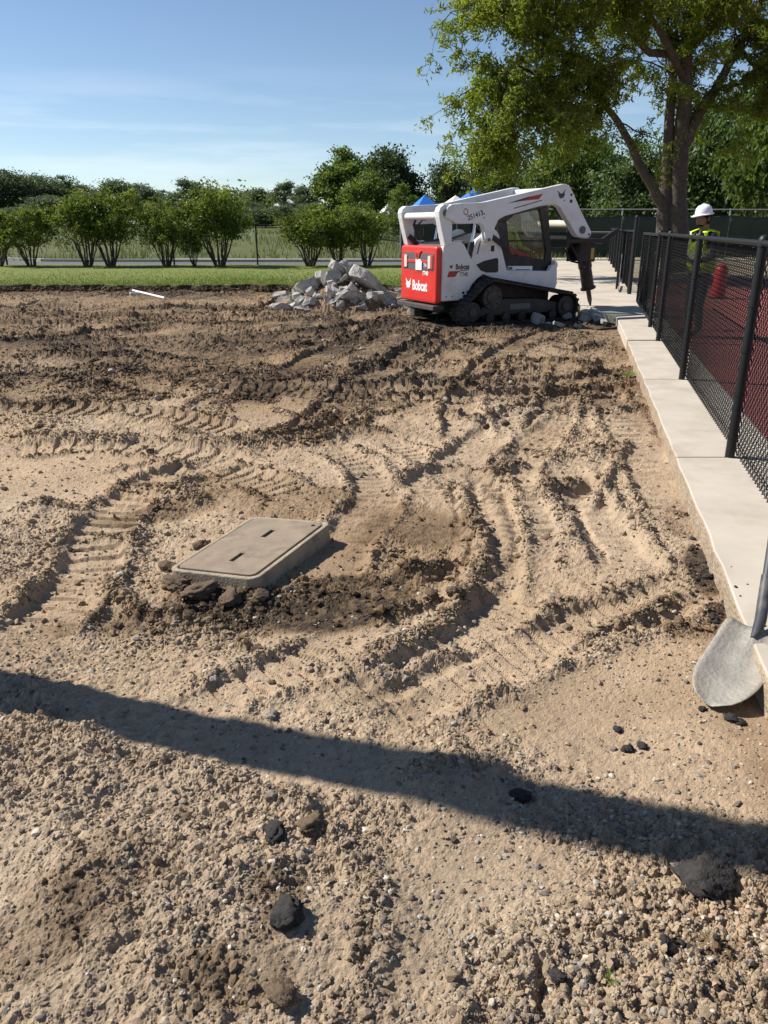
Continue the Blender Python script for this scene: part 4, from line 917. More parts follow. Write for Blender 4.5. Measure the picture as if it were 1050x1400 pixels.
# chassis and engine bay
obj('chassis', MB().box(.05, 2.42, -.50, .50, .20, .72).box(2.30, 2.50, -.46, .46, .25, .80), m_blk, ld, bevel=.02)
obj('engine_bay', MB().prism([(-.01, .42), (-.01, 1.30), (.12, 1.335), (.62, 1.40), (1.18, 1.55), (1.22, .60), (.1, .42)], -.56, .56), m_blk, ld, bevel=.02)
hood = obj('hood', MB().prism([(.03, 1.335), (.10, 1.36), (.52, 1.425), (.52, 1.40), (.03, 1.31)], -.50, .50), m_grey, ld, bevel=.008)
for k in range(6): obj('hood_louvre', MB().box(.12+.06*k, .145+.06*k, -.35, .35, 1.375+.0105*k*1.0, 1.395+.0105*k), m_blk, hood)
PAN = [(-.03, 1.33), (.08, 1.385), (.22, 1.42), (.33, 1.415), (.40, 1.36), (.47, 1.25), (.57, 1.10), (.68, .97), (.84, .87), (.70, .79), (.58, .68), (.50, .55), (.46, .43), (-.03, .42)]
pr, pl = both(PAN, .70, .56, 'side_panel', m_white, .018)
for x, z in ((.05, .50), (.17, .50)): obj('bolt', MB().cyl((x, -.700, z), (x, -.706, z), .012, 10), m_blk, pr)
obj('bolt', MB().cyl((.40, -.700, .555), (.40, -.712, .555), .024, 12), m_blk, pr)
obj('fuel_cap', MB().lathe([(.05, 0), (.05, .008), (.035, .012)], 18).xf(Matrix.Translation((.14, -.70, 1.17)) @ Matrix.Rotation(math.pi/2, 4, 'X')), m_white, pr, 40)
TXT = M('dark_lettering', (.035, .035, .04), .4, var=.05)
obj('lettering', side_text('Bobcat', .125, .225, .955, -.7015, 0, .004, .82), TXT, pr)
obj('emblem', MB().prism([(.135+.10*a*.62, 1.0+.10*b*.62) for a, b in CAT], -.7005, -.7035), TXT, pr)
obj('stripe', MB().prism([(.055, .825), (.095, .925), (.335, .930), (.27, .895), (.225, .83)], -.7005, -.7025), m_decal_r, pr)
obj('stripe', MB().prism([(.255, .912), (.335, .936), (.50, .945), (.50, .936), (.36, .925)], -.7028, -.7045), TXT, pr)
obj('lettering', side_text('T740', .10, .315, .835, -.7015, 0, .002, .82), M('grey_lettering', (.16, .16, .17), .4, var=.05), pr)
# tailgate
def rrect(y0, y1, z0, z1, rd, n=5):
    out = []
    for cy, cz, a0 in ((y1-rd, z1-rd, 0), (y0+rd, z1-rd, 90), (y0+rd, z0+rd, 180), (y1-rd, z0+rd, 270)):
        out += [(cy+rd*math.cos(R(a0+90*k/n)), cz+rd*math.sin(R(a0+90*k/n))) for k in range(n+1)]
    return out
tg = obj('tailgate', MB().prism(rrect(-.655, .655, .37, 1.34, .07), -.13, .0, 'x'), m_redp, ld, 30, bevel=.035, seg=3)
obj('grille', MB().prism(rrect(-.57, .57, .93, 1.22, .03), -.136, -.125, 'x'), m_grey, tg)
obj('grille_bar', MB().prism(rrect(-.40, .40, 1.05, 1.10, .01), -.146, -.13, 'x'), m_redp, tg, bevel=.004)
obj('latch_plate', MB().prism([(-.14, 1.25), (.14, 1.25), (.09, 1.20), (.055, 1.12), (0, 1.09), (-.055, 1.12), (-.09, 1.20)], -.155, -.13, 'x'), m_redp, tg, bevel=.01)
obj('latch', MB().prism(rrect(-.018, .018, 1.14, 1.21, .015), -.160, -.15, 'x'), m_blk, tg)
for s in (-1, 1):
    lh = obj('tail_lamp', MB().prism(rrect(s*.455-.085, s*.455+.085, .95, 1.19, .02), -.148, -.13, 'x'), m_lensr, tg, bevel=.006)
    obj('lamp_lens', MB().prism(rrect(s*.43-.045, s*.43+.045, .965, 1.175, .01), -.156, -.14, 'x'), m_lens, lh)
obj('paper_notice', MB().prism([(-.16, .925), (.06, .925), (.06, 1.115), (-.10, 1.115), (-.16, 1.07)], -.1495, -.147, 'x'), m_decal_w, tg)
def rear_text(txt, size, y, z, x, bold=0., sx=1.):
    mb = text_mb(txt, size, .0015, bold)
    mt = Matrix(((0, 0, -1, x), (-1, 0, 0, y), (0, 1, 0, z), (0, 0, 0, 1))) @ Matrix.Diagonal((sx, 1, 1, 1)); return mb.xf(mt)
obj('lettering', rear_text('Bobcat', .24, .20, .575, -.1325, .008, .80), m_decal_w, tg)
obj('emblem', MB().prism([(.355-.22*a*.85, .66+.22*b*.8) for a, b in CAT], -.1345, -.131, 'x'), m_decal_w, tg)
obj('lettering', rear_text('T740', .10, -.16, .845, -.1325, .003), m_decal_w, tg)
obj('lettering', rear_text('T4', .09, -.215, .985, -.1385, .002), m_decal_w, tg)
for z in (.43, .88): obj('crease', MB().box(-.1335, -.129, -.50, .50, z, z+.012), m_redp, tg)
obj('bumper', MB().box(-.20, .02, -.68, .68, .265, .345), m_iron, ld, bevel=.012)
obj('tow_hook', MB().box(-.17, .0, .05, .20, .10, .27), m_iron, ld, bevel=.02)
# uprights, cross tube, arms
UP = [(-.02, 1.33), (.11, 1.36), (.115, 1.62), (.10, 1.86), (.09, 1.96), (.03, 2.01), (-.07, 2.01), (-.14, 1.96), (-.165, 1.89), (-.15, 1.80)]
for s in (-1, 1):
    u = obj('upright', MB().prism(UP, s*.75, s*.58), m_white, ld, None, .022)
    obj('pivot_pin', MB().cyl((-.03, s*.75, 1.87), (-.03, s*.772, 1.87), .058, 20), m_grey, u, 40); obj('pivot_cap', MB().cyl((.065, s*.75, 1.955), (.065, s*.766, 1.955), .03, 14), m_blk, u, 40)
obj('cross_tube', MB().cyl((-.06, -.58, 1.83), (-.06, .58, 1.83), .062, 18), m_white, ld, 40)
obj('rear_hose', MB().tube([(.10, .38, 1.42), (.02, .36, 1.55), (.0, .42, 1.68), (.08, .46, 1.80), (.3, .50, 1.78)], .022, 8).tube([(.16, .30, 1.42), (.08, .27, 1.56), (.06, .33, 1.7), (.2, .42, 1.79)], .018, 8).tube([(.1, .45, 1.35), (-.06, .50, 1.50)], .05, 8), m_blk, ld, 50)
ARM = [(-.06, 1.80), (-.03, 1.96), (.06, 2.01), (.25, 2.03), (.63, 2.045), (.75, 2.06), (2.38, 2.375), (2.47, 2.372), (2.55, 2.33), (2.62, 2.24), (2.70, 2.13), (2.80, 1.98), (3.115, 1.585), (3.13, 1.53), (3.10, 1.475), (3.03, 1.455), (2.83, 1.475), (2.76, 1.53), (2.43, 1.89), (2.36, 1.975), (2.27, 2.02), (2.14, 2.03), (1.88, 1.995), (1.15, 1.83), (1.02, 1.77), (.96, 1.66), (.905, 1.45), (.88, 1.405), (.83, 1.39), (.78, 1.405), (.755, 1.46), (.74, 1.60), (.70, 1.68), (.62, 1.715), (.34, 1.70), (.18, 1.70), (.08, 1.74)]
arms = []
for s in (-1, 1):
    a = obj('lift_arm', MB().prism(ARM, s*.80, s*.66), m_white, ld, None, .016); arms.append(a)
    obj('pivot_pin', MB().cyl((2.90, s*.80, 1.60), (2.90, s*.82, 1.60), .068, 22), m_grey, a, 40)
    for x, z, rd in ((2.58, 2.20, .022), (2.585, 2.09, .03), (3.07, 1.52, .02)): obj('hole_plug', MB().cyl((x, s*.80, z), (x, s*.806, z), rd, 12), m_blk, a)
    obj('arm_pin', MB().cyl((.83, s*.80, 1.44), (.83, s*.815, 1.44), .03, 14), m_grey, a, 40)
na = arms[0]; YA = -.8018
obj('lettering', side_text('251413', .115, .385, 1.755, YA, R(17), .002, .95), TXT, na)
obj('fleet_mark', MB().add([(x_, YA, z_) for x_, z_ in [(.335+.048*math.cos(t), 1.895+.055*math.sin(t)) for t in np.linspace(0, 6.283, 17)[:-1]]+[(.335+.034*math.cos(t), 1.895+.040*math.sin(t)) for t in np.linspace(0, 6.283, 17)[:-1]]], [(i, (i+1) % 16, 16+(i+1) % 16, 16+i) for i in range(16)]), m_decal_r, na)
obj('stripe', MB().prism([(1.45, 2.075), (1.62, 2.145), (1.94, 2.205), (1.86, 2.115), (1.70, 2.10)], -.8005, -.8028), m_decal_r, na)
obj('stripe', MB().prism([(1.18, 2.035), (1.62, 2.150), (1.72, 2.165), (1.45, 2.075)], -.8028, -.8045), TXT, na)
obj('emblem', MB().prism([(2.36+.17*(a*.9-b*.12), 2.185+.17*(b*.75+a*.15)) for a, b in CAT], -.8005, -.803), TXT, na)
for x, z in ((2.27, 2.245), (2.43, 2.10), (.71, 1.865), (.715, 1.80), (.66, 1.90)): obj('rivet', MB().cyl((x, -.80, z), (x, -.804, z), .012, 8), m_blk, na)
obj('stripe', MB().prism([(1.33, 1.965), (1.93, 2.105), (1.93, 2.09), (1.33, 1.95)], -.8005, -.803), TXT, na)
obj('arm_crossbeam', MB().cyl((2.72, -.66, 1.70), (2.72, .66, 1.70), .075, 16), m_cream, ld, 40)
obj('arm_crossbeam', MB().box(2.36, 2.52, -.66, .66, 2.24, 2.33), m_white, ld, bevel=.02)
for s in (-1, 1):
    c = obj('lift_cylinder', MB().cyl((.50, s*.63, .98), (.585, s*.63, 1.40), .055, 14), m_blk, ld, 40); obj('piston_rod', MB().cyl((.585, s*.63, 1.40), (.66, s*.63, 1.77), .028, 12), m_chrome, c, 40)
    obj('link_bar', MB().prism([(.66, 1.66), (.72, 1.69), (1.34, 1.36), (1.36, 1.28), (1.30, 1.27)], s*.655, s*.60), m_blk, ld, bevel=.01)
    tc_ = obj('tilt_cylinder', MB().cyl((2.45, s*.40, 2.10), (2.80, s*.40, 1.72), .045, 12), m_blk, ld, 40); obj('piston_rod', MB().cyl((2.80, s*.40, 1.72), (3.0, s*.40, 1.50), .022, 10), m_chrome, tc_, 40)
# body sides around the cab
MID = [(.55, .86), (.62, 1.20), (.70, 1.43), (.93, 1.58), (1.02, 1.615), (1.12, 1.60), (1.19, 1.52), (1.26, 1.29), (1.40, .905), (2.36, .875), (2.42, .98), (2.50, .985), (2.55, .90), (2.57, .64), (2.53, .53), (1.90, .60), (1.3, .72), (.9, .84)]
mr, ml = both(MID, .60, .49, 'side_body', m_white, .02)
for o, s in ((mr, -1), (ml, 1)):
    obj('side_opening', MB().prism([(.72, 1.02), (.88, 1.08), (1.15, 1.13), (1.19, 1.10), (1.20, .90), (1.16, .875), (.95, .88), (.82, .92)], s*.600, s*.604), m_blk, o)
    obj('data_plate', MB().box(1.02, 1.09, min(s*.600, s*.604), max(s*.600, s*.604), 1.24, 1.34), m_blk, o)
    obj('slot', MB().prism([(.72, 1.20), (.745, 1.20), (.80, 1.42), (.78, 1.43)], s*.600, s*.604), m_blk, o)
    hl = obj('headlamp', MB().lathe([(.085, 0), (.09, .03), (.075, .07), (.03, .085)], 16).xf(Matrix.Translation((2.50, s*.50, .97)) @ Matrix.Rotation(math.pi/2, 4, 'Y')), m_white, ld, 40); obj('lamp_lens', MB().cyl((2.585, s*.50, .97), (2.592, s*.50, .97), .05, 14), m_lens, hl)
# cab
CY = .47
cab = obj('cab_frame', MB(), m_blk, ld)
cf = MB()
for s in (-1, 1):
    y0, y1 = s*CY, s*(CY-.055)
    cf.prism([(1.21, 1.74), (1.34, 1.88), (1.50, 1.98), (1.62, 2.05), (2.30, 2.05), (2.345, 2.0), (2.145, 1.96), (1.60, 1.86), (1.43, 1.74)], y0, y1)
    cf.prism([(2.345, 2.0), (2.52, .92), (2.44, .84), (2.32, .95), (2.36, 1.22), (2.145, 1.96)], y0, y1)
    cf.prism([(1.21, 1.74), (1.43, 1.74), (1.52, 1.30), (1.56, 1.20), (1.52, .96), (2.32, .95), (2.44, .84), (1.49, .865), (1.35, 1.29)], y0, y1)
    cf.prism([(1.54, 1.18), (2.34, 1.08), (2.34, .94), (1.50, .94)], s*(CY-.004), y1)
    cf.box(1.47, 2.30, min(s*(CY-.03), s*(CY-.002)), max(s*(CY-.03), s*(CY-.002)), 1.40, 1.425)
cf.box(1.42, 1.52, -.46, .46, 2.0, 2.06).box(2.20, 2.32, -.46, .46, 2.0, 2.06).box(1.52, 2.20, -.46, -.38, 2.0, 2.06).box(1.52, 2.20, .38, .46, 2.0, 2.06).box(1.22, 1.30, -.46, .46, .87, 1.22).prism([(1.22, 1.70), (1.50, 1.97), (1.50, 2.0), (1.22, 1.76)], -.46, .46).box(1.3, 2.42, -.45, .45, .80, .87)
cab.data = meshdata('cab_frame', cf); cab.data.materials.append(m_blk)
b_ = cab.modifiers.new('bevel', 'BEVEL'); b_.width = .012; b_.segments = 2; b_.limit_method = 'ANGLE'
for s in (-1, 1):
    obj('side_window', MB().prism([(1.43, 1.74), (1.60, 1.86), (2.145, 1.96), (2.36, 1.22), (2.33, 1.07), (1.55, 1.17)], s*(CY-.030), s*(CY-.036)), m_glass, cab)
    sc_ = MB()
    for k in range(14):
        x = 1.48+k*.06; zt = min(1.94, 1.76+(x-1.43)*.35) if x < 1.75 else 1.88+(x-1.75)*.2
        if x > 2.145: zt = 1.96-(x-2.145)*3.4
        sc_.cyl((x, s*(CY-.045), 1.10), (x, s*(CY-.045), zt), .003, 4)
    for k in range(14):
        z = 1.14+k*.06; xr = min(2.34, 2.145+(1.96-z)*.29); sc_.cyl((1.50, s*(CY-.048), z), (xr, s*(CY-.048), z), .003, 4)
    obj('window_screen', sc_, m_blk, cab)
    obj('sticker', MB().prism([(1.50, .885), (2.06, .875), (2.06, .965), (1.50, .975)], s*CY, s*(CY+.003)), m_decal_w, cab)
    obj('sticker_print', MB().prism([(1.51, .91), (1.60, .91), (1.60, .96), (1.51, .96)], s*(CY+.003), s*(CY+.005)).prism([(1.68, .90), (2.0, .895), (2.0, .91), (1.68, .915)], s*(CY+.003), s*(CY+.005)), m_grey, cab)
obj('roof_window', MB().box(1.50, 2.22, -.39, .39, 2.03, 2.036), m_glass, cab)
fd = obj('front_door', MB().prism([(2.28, 2.0), (2.34, 2.0), (2.54, .95), (2.46, .88)], -.46, -.40).prism([(2.28, 2.0), (2.34, 2.0), (2.54, .95), (2.46, .88)], .40, .46).box(2.28, 2.345, -.40, .40, 1.94, 2.0).box(2.44, 2.53, -.40, .40, .88, .98), m_blk, cab, bevel=.008)
obj('windscreen_pane', MB().prism([(2.31, 1.94), (2.318, 1.94), (2.495, .98), (2.487, .98)], -.40, .40), m_glass, fd)
obj('seat_bar', MB().prism([(1.53, 1.335), (1.56, 1.24), (2.06, 1.05), (2.09, 1.13)], -.40, -.33), m_redp, cab, bevel=.01)
obj('seat_bar', MB().prism([(1.53, 1.335), (1.56, 1.24), (2.06, 1.05), (2.09, 1.13)], .40, .33), m_redp, cab, bevel=.01)
obj('seat', MB().box(1.55, 2.02, -.25, .25, .90, 1.02).prism([(1.50, 1.0), (1.62, 1.0), (1.56, 1.50), (1.47, 1.50)], -.24, .24), m_blk, cab, bevel=.03)
for s in (-1, 1): obj('joystick', MB().cyl((1.98, s*.27, .88), (2.02, s*.27, 1.18), .02, 8).lathe([(.02, 0), (.035, .04), (.03, .10), (.01, .12)], 10, (2.02, s*.27, 1.16)), m_blk, cab, 40)
# tracks
def belt_path():
    circ = [(.88, .475, .305), (.47, .235, .225), (2.56, .255, .245)]; pts = []
    for cx_, cz_, rd in circ:
        pts += [(cx_+rd*math.cos(t), cz_+rd*math.sin(t)) for t in np.linspace(0, 2*math.pi, 40)[:-1]]
    pts = sorted(set(pts)); 
    def cr(o, a, b): return (a[0]-o[0])*(b[1]-o[1])-(a[1]-o[1])*(b[0]-o[0])
    lo = []; up = []
    for p in pts:
        while len(lo) > 1 and cr(lo[-2], lo[-1], p) <= 0: lo.pop()
        lo.append(p)
    for p in pts[::-1]:
        while len(up) > 1 and cr(up[-2], up[-1], p) <= 0: up.pop()
        up.append(p)
    return np.array(lo[:-1]+up[:-1])
BP = belt_path(); seg = np.linalg.norm(np.roll(BP, -1, 0)-BP, axis=1); cum = np.concatenate([[0], np.cumsum(seg)]); tot = cum[-1]
def at_s(s):
    s = s % tot; i = min(np.searchsorted(cum, s, 'right')-1, len(BP)-1); a = BP[i]; b = BP[(i+1) % len(BP)]; t = (s-cum[i])/seg[i]; d = (b-a)/seg[i]
    return a+(b-a)*t, d, np.array((d[1], -d[0]))
for s in (-1, 1):
    yo, yi = s*.98, s*.54; N = 110; mb = MB(); V = []; Fc = []
    for k in range(N):
        p, d, nn = at_s(tot*k/N); q_ = p-nn*.035
        V += [(p[0], yo, p[1]), (p[0], yi, p[1]), (q_[0], yi, q_[1]), (q_[0], yo, q_[1])]
    for k in range(N):
        a = k*4; b = ((k+1) % N)*4
        for j in range(4): Fc.append((a+j, a+(j+1) % 4, b+(j+1) % 4, b+j))
    mb.add(V, Fc); belt = obj('rubber_track', mb, m_rub, ld, 50)
    lg = MB(); NL = 58
    for k in range(NL):
        p, d, nn = at_s(tot*(k+.25)/NL)
        for y0, y1, sh in ((yo, yo-s*.19, 0), (yi+s*.19, yi, .5)):
            p2, d2, n2 = at_s(tot*(k+.25+sh*.6)/NL); w = .027
            c = [p2-d2*w-n2*.004, p2+d2*w-n2*.004, p2+d2*w*.7+n2*.030, p2-d2*w*.7+n2*.030]
            lg.add([(c_[0], y0, c_[1]) for c_ in c]+[(c_[0], y1, c_[1]) for c_ in c], [(0, 1, 2, 3), (7, 6, 5, 4), (0, 4, 5, 1), (1, 5, 6, 2), (2, 6, 7, 3), (3, 7, 4, 0)])
    tag(obj('tread_lugs', lg, m_rub, belt), kind='stuff')
    ym = s*.76
    sk = obj('sprocket', MB().cyl((.88, s*.60, .475), (.88, s*.93, .475), .20, 24).cyl((.88, s*.93, .475), (.88, s*.955, .475), .12, 18), m_iron, ld, 40)
    for k in range(8): obj('bolt', MB().cyl((.88+.16*math.cos(k*.785), s*.93, .475+.16*math.sin(k*.785)), (.88+.16*math.cos(k*.785), s*.945, .475+.16*math.sin(k*.785)), .018, 8), m_blk, sk)
    for cx_, cz_, rd in ((.47, .235, .17), (2.56, .255, .19)):
        w_ = obj('idler_wheel', MB().cyl((cx_, s*.60, cz_), (cx_, s*.92, cz_), rd, 22), m_blk, ld, 40); obj('hub', MB().cyl((cx_, s*.92, cz_), (cx_, s*.945, cz_), rd*.45, 14), m_iron, w_, 40)
    for x in (.85, 1.2, 1.55, 1.9, 2.25): obj('track_roller', MB().cyl((x, s*.60, .115), (x, s*.93, .115), .085, 16), m_blk, ld, 40)
    obj('track_frame', MB().prism([(.55, .17), (.75, .34), (1.15, .44), (1.9, .42), (2.42, .33), (2.50, .22), (2.42, .15), (.6, .14)], s*.88, s*.62), m_blk, ld, bevel=.02)
    obj('step_plate', MB().box(1.3, 1.75, min(s*.88, s*.885), max(s*.88, s*.885), .24, .34), m_grey, ld)
# quick hitch and hydraulic breaker
br = obj('breaker_bracket', MB().box(2.80, 3.72, -.50, .50, 1.36, 1.44).box(2.78, 2.86, -.52, .52, 1.28, 1.52).prism([(3.55, 1.36), (3.72, 1.34), (4.10, 1.56), (4.13, 1.63), (4.06, 1.63), (3.72, 1.45)], -.48, -.42).prism([(3.55, 1.36), (3.72, 1.34), (4.10, 1.56), (4.13, 1.63), (4.06, 1.63), (3.72, 1.45)], .42, .48).box(3.95, 4.10, -.42, .42, 1.53, 1.57).box(2.86, 3.3, -.3, .3, 1.44, 1.56), m_blk, ld, bevel=.012)
obj('bracket_plate', MB().box(3.40, 3.80, -.20, -.16, 1.0, 1.38).box(3.40, 3.80, .16, .20, 1.0, 1.38), m_blk, br, bevel=.01)
bd = Vector((.285, 0, -.96)).normalized(); b0 = Vector((3.60, 0, 1.36))
bk = obj('breaker_body', MB().tube([b0, b0+bd*.04, b0+bd*.5, b0+bd*.52, b0+bd*.90, b0+bd*.905, b0+bd*.935], [.10, .135, .135, .12, .125, .155, .155], 18), m_brk, ld, 40)
obj('warning_plate', MB().box(3.68, 3.76, -.203, -.2, 1.05, 1.26), m_yel, br)
obj('chisel', MB().tube([b0+bd*.93, b0+bd*1.16, b0+bd*1.30], [.048, .046, .014], 14), m_iron, bk, 40)
obj('hose', MB().tube([(3.05, -.3, 1.36), (3.25, -.32, 1.10), (3.42, -.30, .93), (3.52, -.22, .90), (3.56, -.15, 1.0)], .022, 8).tube([(3.0, -.1, 1.36), (3.2, -.2, 1.02), (3.4, -.22, .98), (3.5, -.15, 1.05)], .02, 8), m_blk, br, 50)
# ------------------------------------------------------------------ utility vault half buried in the soil
import bmesh
def bool_mesh(mb, cutters, smooth=None):
    a = bpy.data.objects.new('t', meshdata('t', mb)); COL.objects.link(a); cs = []
    for c in cutters:
        o = bpy.data.objects.new('c', meshdata('c', c)); COL.objects.link(o); cs.append(o)
        m_ = a.modifiers.new('b', 'BOOLEAN'); m_.operation = 'DIFFERENCE'; m_.object = o; m_.solver = 'EXACT'
    me_ = bpy.data.meshes.new_from_object(a.evaluated_get(bpy.context.evaluated_depsgraph_get()))
    for o in cs+[a]:
        d_ = o.data; bpy.data.objects.remove(o); bpy.data.meshes.remove(d_)
    me_.materials.clear(); return me_
def fix_normals(me_):
    bm = bmesh.new(); bm.from_mesh(me_); bmesh.ops.recalc_face_normals(bm, faces=bm.faces); bm.to_mesh(me_); bm.free(); return me_
m_vault = M('vault_concrete', (.33, .27, .195), .9, var=.3, vs=6, bump=.5, bs=90, dirt=.9, dcol=(.15, .115, .085), ds=8.)
m_vlid = M('vault_lid_concrete', (.255, .20, .143), .9, var=.55, vs=5, bump=.25, bs=260, dirt=1., dcol=(.12, .092, .068), ds=4.)
ux = (LID[1]-LID[0]); uy = (LID[1]-LID[2]); ax_ = (LID[1]-LID[0]+LID[2]-LID[3]).normalized(); ay_ = (LID[0]-LID[3]+LID[1]-LID[2]); ay_ = (ay_-ax_*ay_.dot(ax_)).normalized(); az_ = ax_.cross(ay_)
vt = thing('utility_vault', 'weathered rectangular concrete utility box with slotted lid sunk in the soil', 'utility box', lid_c)
vt.rotation_euler = Matrix((ax_, ay_, az_)).transposed().to_euler()
W_, D_ = .525, .80
fm = bool_mesh(MB().prism(rrect(-W_/2, W_/2, -D_/2, D_/2, .055), -.26, -.004, 'z'), [MB().prism(rrect(-W_/2+.026, W_/2-.026, -D_/2+.026, D_/2-.026, .04), -.2, .1, 'z')])
obj('box_rim', fix_normals(fm), m_vault, vt, bevel=.006)
lm = bool_mesh(MB().prism(rrect(-W_/2+.035, W_/2-.035, -D_/2+.035, D_/2-.035, .035), -.06, 0, 'z'), [MB().box(-.02, .008, .10, .21, -.02, .05), MB().box(.0, .024, -.235, -.125, -.02, .05), MB().cyl((W_/2-.075, D_/2-.08, -.02), (W_/2-.075, D_/2-.08, .05), .013, 12)])
lid_o = obj('lid', fix_normals(lm), m_vlid, vt, bevel=.004)
obj('slot_liner', MB().box(-.019, .007, .101, .209, -.0195, -.012).box(.001, .023, -.234, -.126, -.0195, -.012), m_blk, lid_o)
obj('lid_gasket', MB().prism(rrect(-W_/2+.02, W_/2-.02, -D_/2+.02, D_/2-.02, .045), -.07, -.03, 'z'), m_blk, vt)
for i, (u, v, w) in enumerate(((-.16, -.47, .16), (.02, -.50, .18), (.18, -.49, .14), (-.33, -.30, .12), (-.34, .0, .10), (.30, -.44, .12))):
    p = lid_c+ax_*u+ay_*v; o = bpy.data.objects.new('soil_clod', CLODS[i % 5]); link(o); o.location = (p.x, p.y, soil_at(p.x, p.y)+.012); o.scale = (w*.5, w*.32, .045); o.rotation_euler = (0, 0, math.atan2(ax_.y, ax_.x)+i)
    o.material_slots[0].link = 'OBJECT'; o.material_slots[0].material = m_clod; tag(o, 'dark damp clod pushed up against the utility box', 'clod', 'clods against the utility box')

# ------------------------------------------------------------------ heap of broken concrete
m_chunk = M('broken_concrete', (.43, .40, .365), .92, var=.32, vs=5, bump=1., bs=14, dirt=.85, dcol=(.21, .165, .125), ds=2.)
def chunk_mesh(seed, flat):
    r = np.random.default_rng(seed); n = 13; pts = []
    for k in range(n):
        a = k/n*6.28+r.normal(0, .2); rad = r.uniform(.62, 1.)
        pts.append((math.cos(a)*rad, math.sin(a)*rad*.75, flat*r.uniform(.85, 1.))); pts.append((math.cos(a)*rad*r.uniform(.75, 1.1), math.sin(a)*rad*.75*r.uniform(.75, 1.1), -flat*r.uniform(.6, 1.)))
    bm = bmesh.new()
    for p in pts: bm.verts.new(p)
    hu = bmesh.ops.convex_hull(bm, input=bm.verts); bmesh.ops.delete(bm, geom=[g for g in hu['geom_interior'] if isinstance(g, bmesh.types.BMVert)], context='VERTS')
    bmesh.ops.triangulate(bm, faces=bm.faces); bmesh.ops.subdivide_edges(bm, edges=bm.edges, cuts=1, use_grid_fill=True)
    for v in bm.verts: v.co += v.normal*r.normal(0, .05) if abs(v.co.z) < flat*.8 else v.normal*r.normal(0, .02)
    me_ = bpy.data.meshes.new('concrete_chunk'); bm.to_mesh(me_); bm.free(); me_.materials.append(m_chunk); return me_
CH = [chunk_mesh(800+i, (.30, .42, .55, .25)[i % 4]) for i in range(12)]
HC = P(462, 424); HC = Vector((HC.x, HC.y+.95, 0))
def heap_z(x, y):
    q = math.hypot((x-HC.x)/1.50, (y-HC.y)/1.15); return max(0., .98*(1-q**.9))
def heap_hit(px, py):
    a = (px-525)/FPX; b = (py-700)/FPX; d_ = Vector((a, cp-sp*b, -(sp+cp*b)))
    t = 12.
    while t < 25:
        p = Vector((0, 0, EYE))+d_*t
        if p.z <= heap_z(p.x, p.y): return p
        t += .02
    return p
def chunk(p, size, k, rot, label='broken grey concrete chunk in the rubble heap', group='concrete rubble heap', zs=1.):
    o = bpy.data.objects.new('concrete_chunk', CH[k % 12]); link(o); o.location = p; o.scale = (size/2, size/2, size/2*zs); o.rotation_euler = rot
    return tag(o, label, 'rubble', group)
big = ((200, 300, .46, 3, (-.9, .25, .3), 'pale flat concrete slab leaning at the left foot of the rubble heap'), (195, 368, .44, 7, (-.55, .1, .1), 'pale concrete block lying before the leaning slab of the rubble heap'),
       (520, 112, .30, 2, (.3, .4, 1.), 'topmost square concrete chunk on the rubble heap peak'), (508, 170, .34, 1, (.9, .3, .4), None), (436, 172, .30, 6, (-.8, .2, .2), 'pale blocky chunk just left of the heap peak'),
       (605, 132, .34, 5, (-.3, .3, 2.), None), (690, 195, .85, 11, (-.5, .50, -.15), 'longest concrete slab sloping down the right flank of the rubble heap'), (350, 232, .62, 0, (-.4, -.35, .5), 'dark grey slab sloping down the left flank of the rubble heap'),
       (360, 335, .46, 8, (-.4, 0, .2), None), (600, 297, .50, 7, (-.5, 0, .1), None), (772, 300, .38, 3, (-1., .4, .6), None), (622, 250, .3, 1, (.4, .7, 1.), None), (500, 262, .36, 4, (.6, .2, .8), None), (545, 345, .24, 2, (.2, .4, 2.), None), (840, 285, .36, 5, (.1, .2, .7), None), (300, 370, .2, 1, (.3, .1, .3), None), (905, 255, .34, 3, (-.3, .1, .3), 'pale flat concrete piece lying between rubble heap and loader'))
for u, v, s, k, rot, lab in big:
    p = heap_hit(340+u*.2286, 340+v*.2287); chunk(p+Vector((0, .0, .02)), s*1.2, k, rot, lab or 'broken grey concrete chunk in the rubble heap', 'concrete rubble heap')
rr_ = random.Random(3)
for i in range(165):
    a = rr_.uniform(0, 6.28); q = rr_.random()**.6*1.05; x = HC.x+math.cos(a)*q*1.45; y = HC.y+math.sin(a)*q*1.1; s = rr_.uniform(.09, .30) if i % 3 else rr_.uniform(.2, .42)
    z = heap_z(x, y)-.06 if q < .95 else .0
    chunk(Vector((x, y, max(z, 0)+s*.12)), s, i, (rr_.uniform(-.8, .8), rr_.uniform(-.8, .8), rr_.uniform(0, 6.28)))
for i in range(26):
    x = HC.x+rr_.gauss(.2, 1.3); y = HC.y-1.0+rr_.gauss(0, .35); s = rr_.uniform(.05, .13)
    chunk(Vector((x, y, soil_at(x, y)+s*.12)), s, i, (rr_.uniform(-.5, .5), rr_.uniform(-.5, .5), rr_.uniform(0, 6)), 'small concrete fragment scattered before the rubble heap', 'concrete fragments before the heap')
for i, (px, py, s, z) in enumerate(((752, 420, .50, .16), (735, 436, .34, .08), (765, 444, .30, .06), (775, 432, .26, .08), (748, 445, .2, .05), (800, 436, .24, .06), (815, 432, .55, .07), (790, 446, .16, .04), (825, 440, .18, .05), (770, 424, .3, .14), (802, 424, .3, .10), (842, 436, .16, .06))):
    p = P(px, py, z); chunk(p, s, i*5+1, (rr_.uniform(-.4, .4), rr_.uniform(-.4, .4), rr_.uniform(0, 6)), 'broken paving chunk lying at the loader\'s front track' if i else 'largest broken paving chunk leaning on the loader\'s front track', 'paving chunks by the loader track')

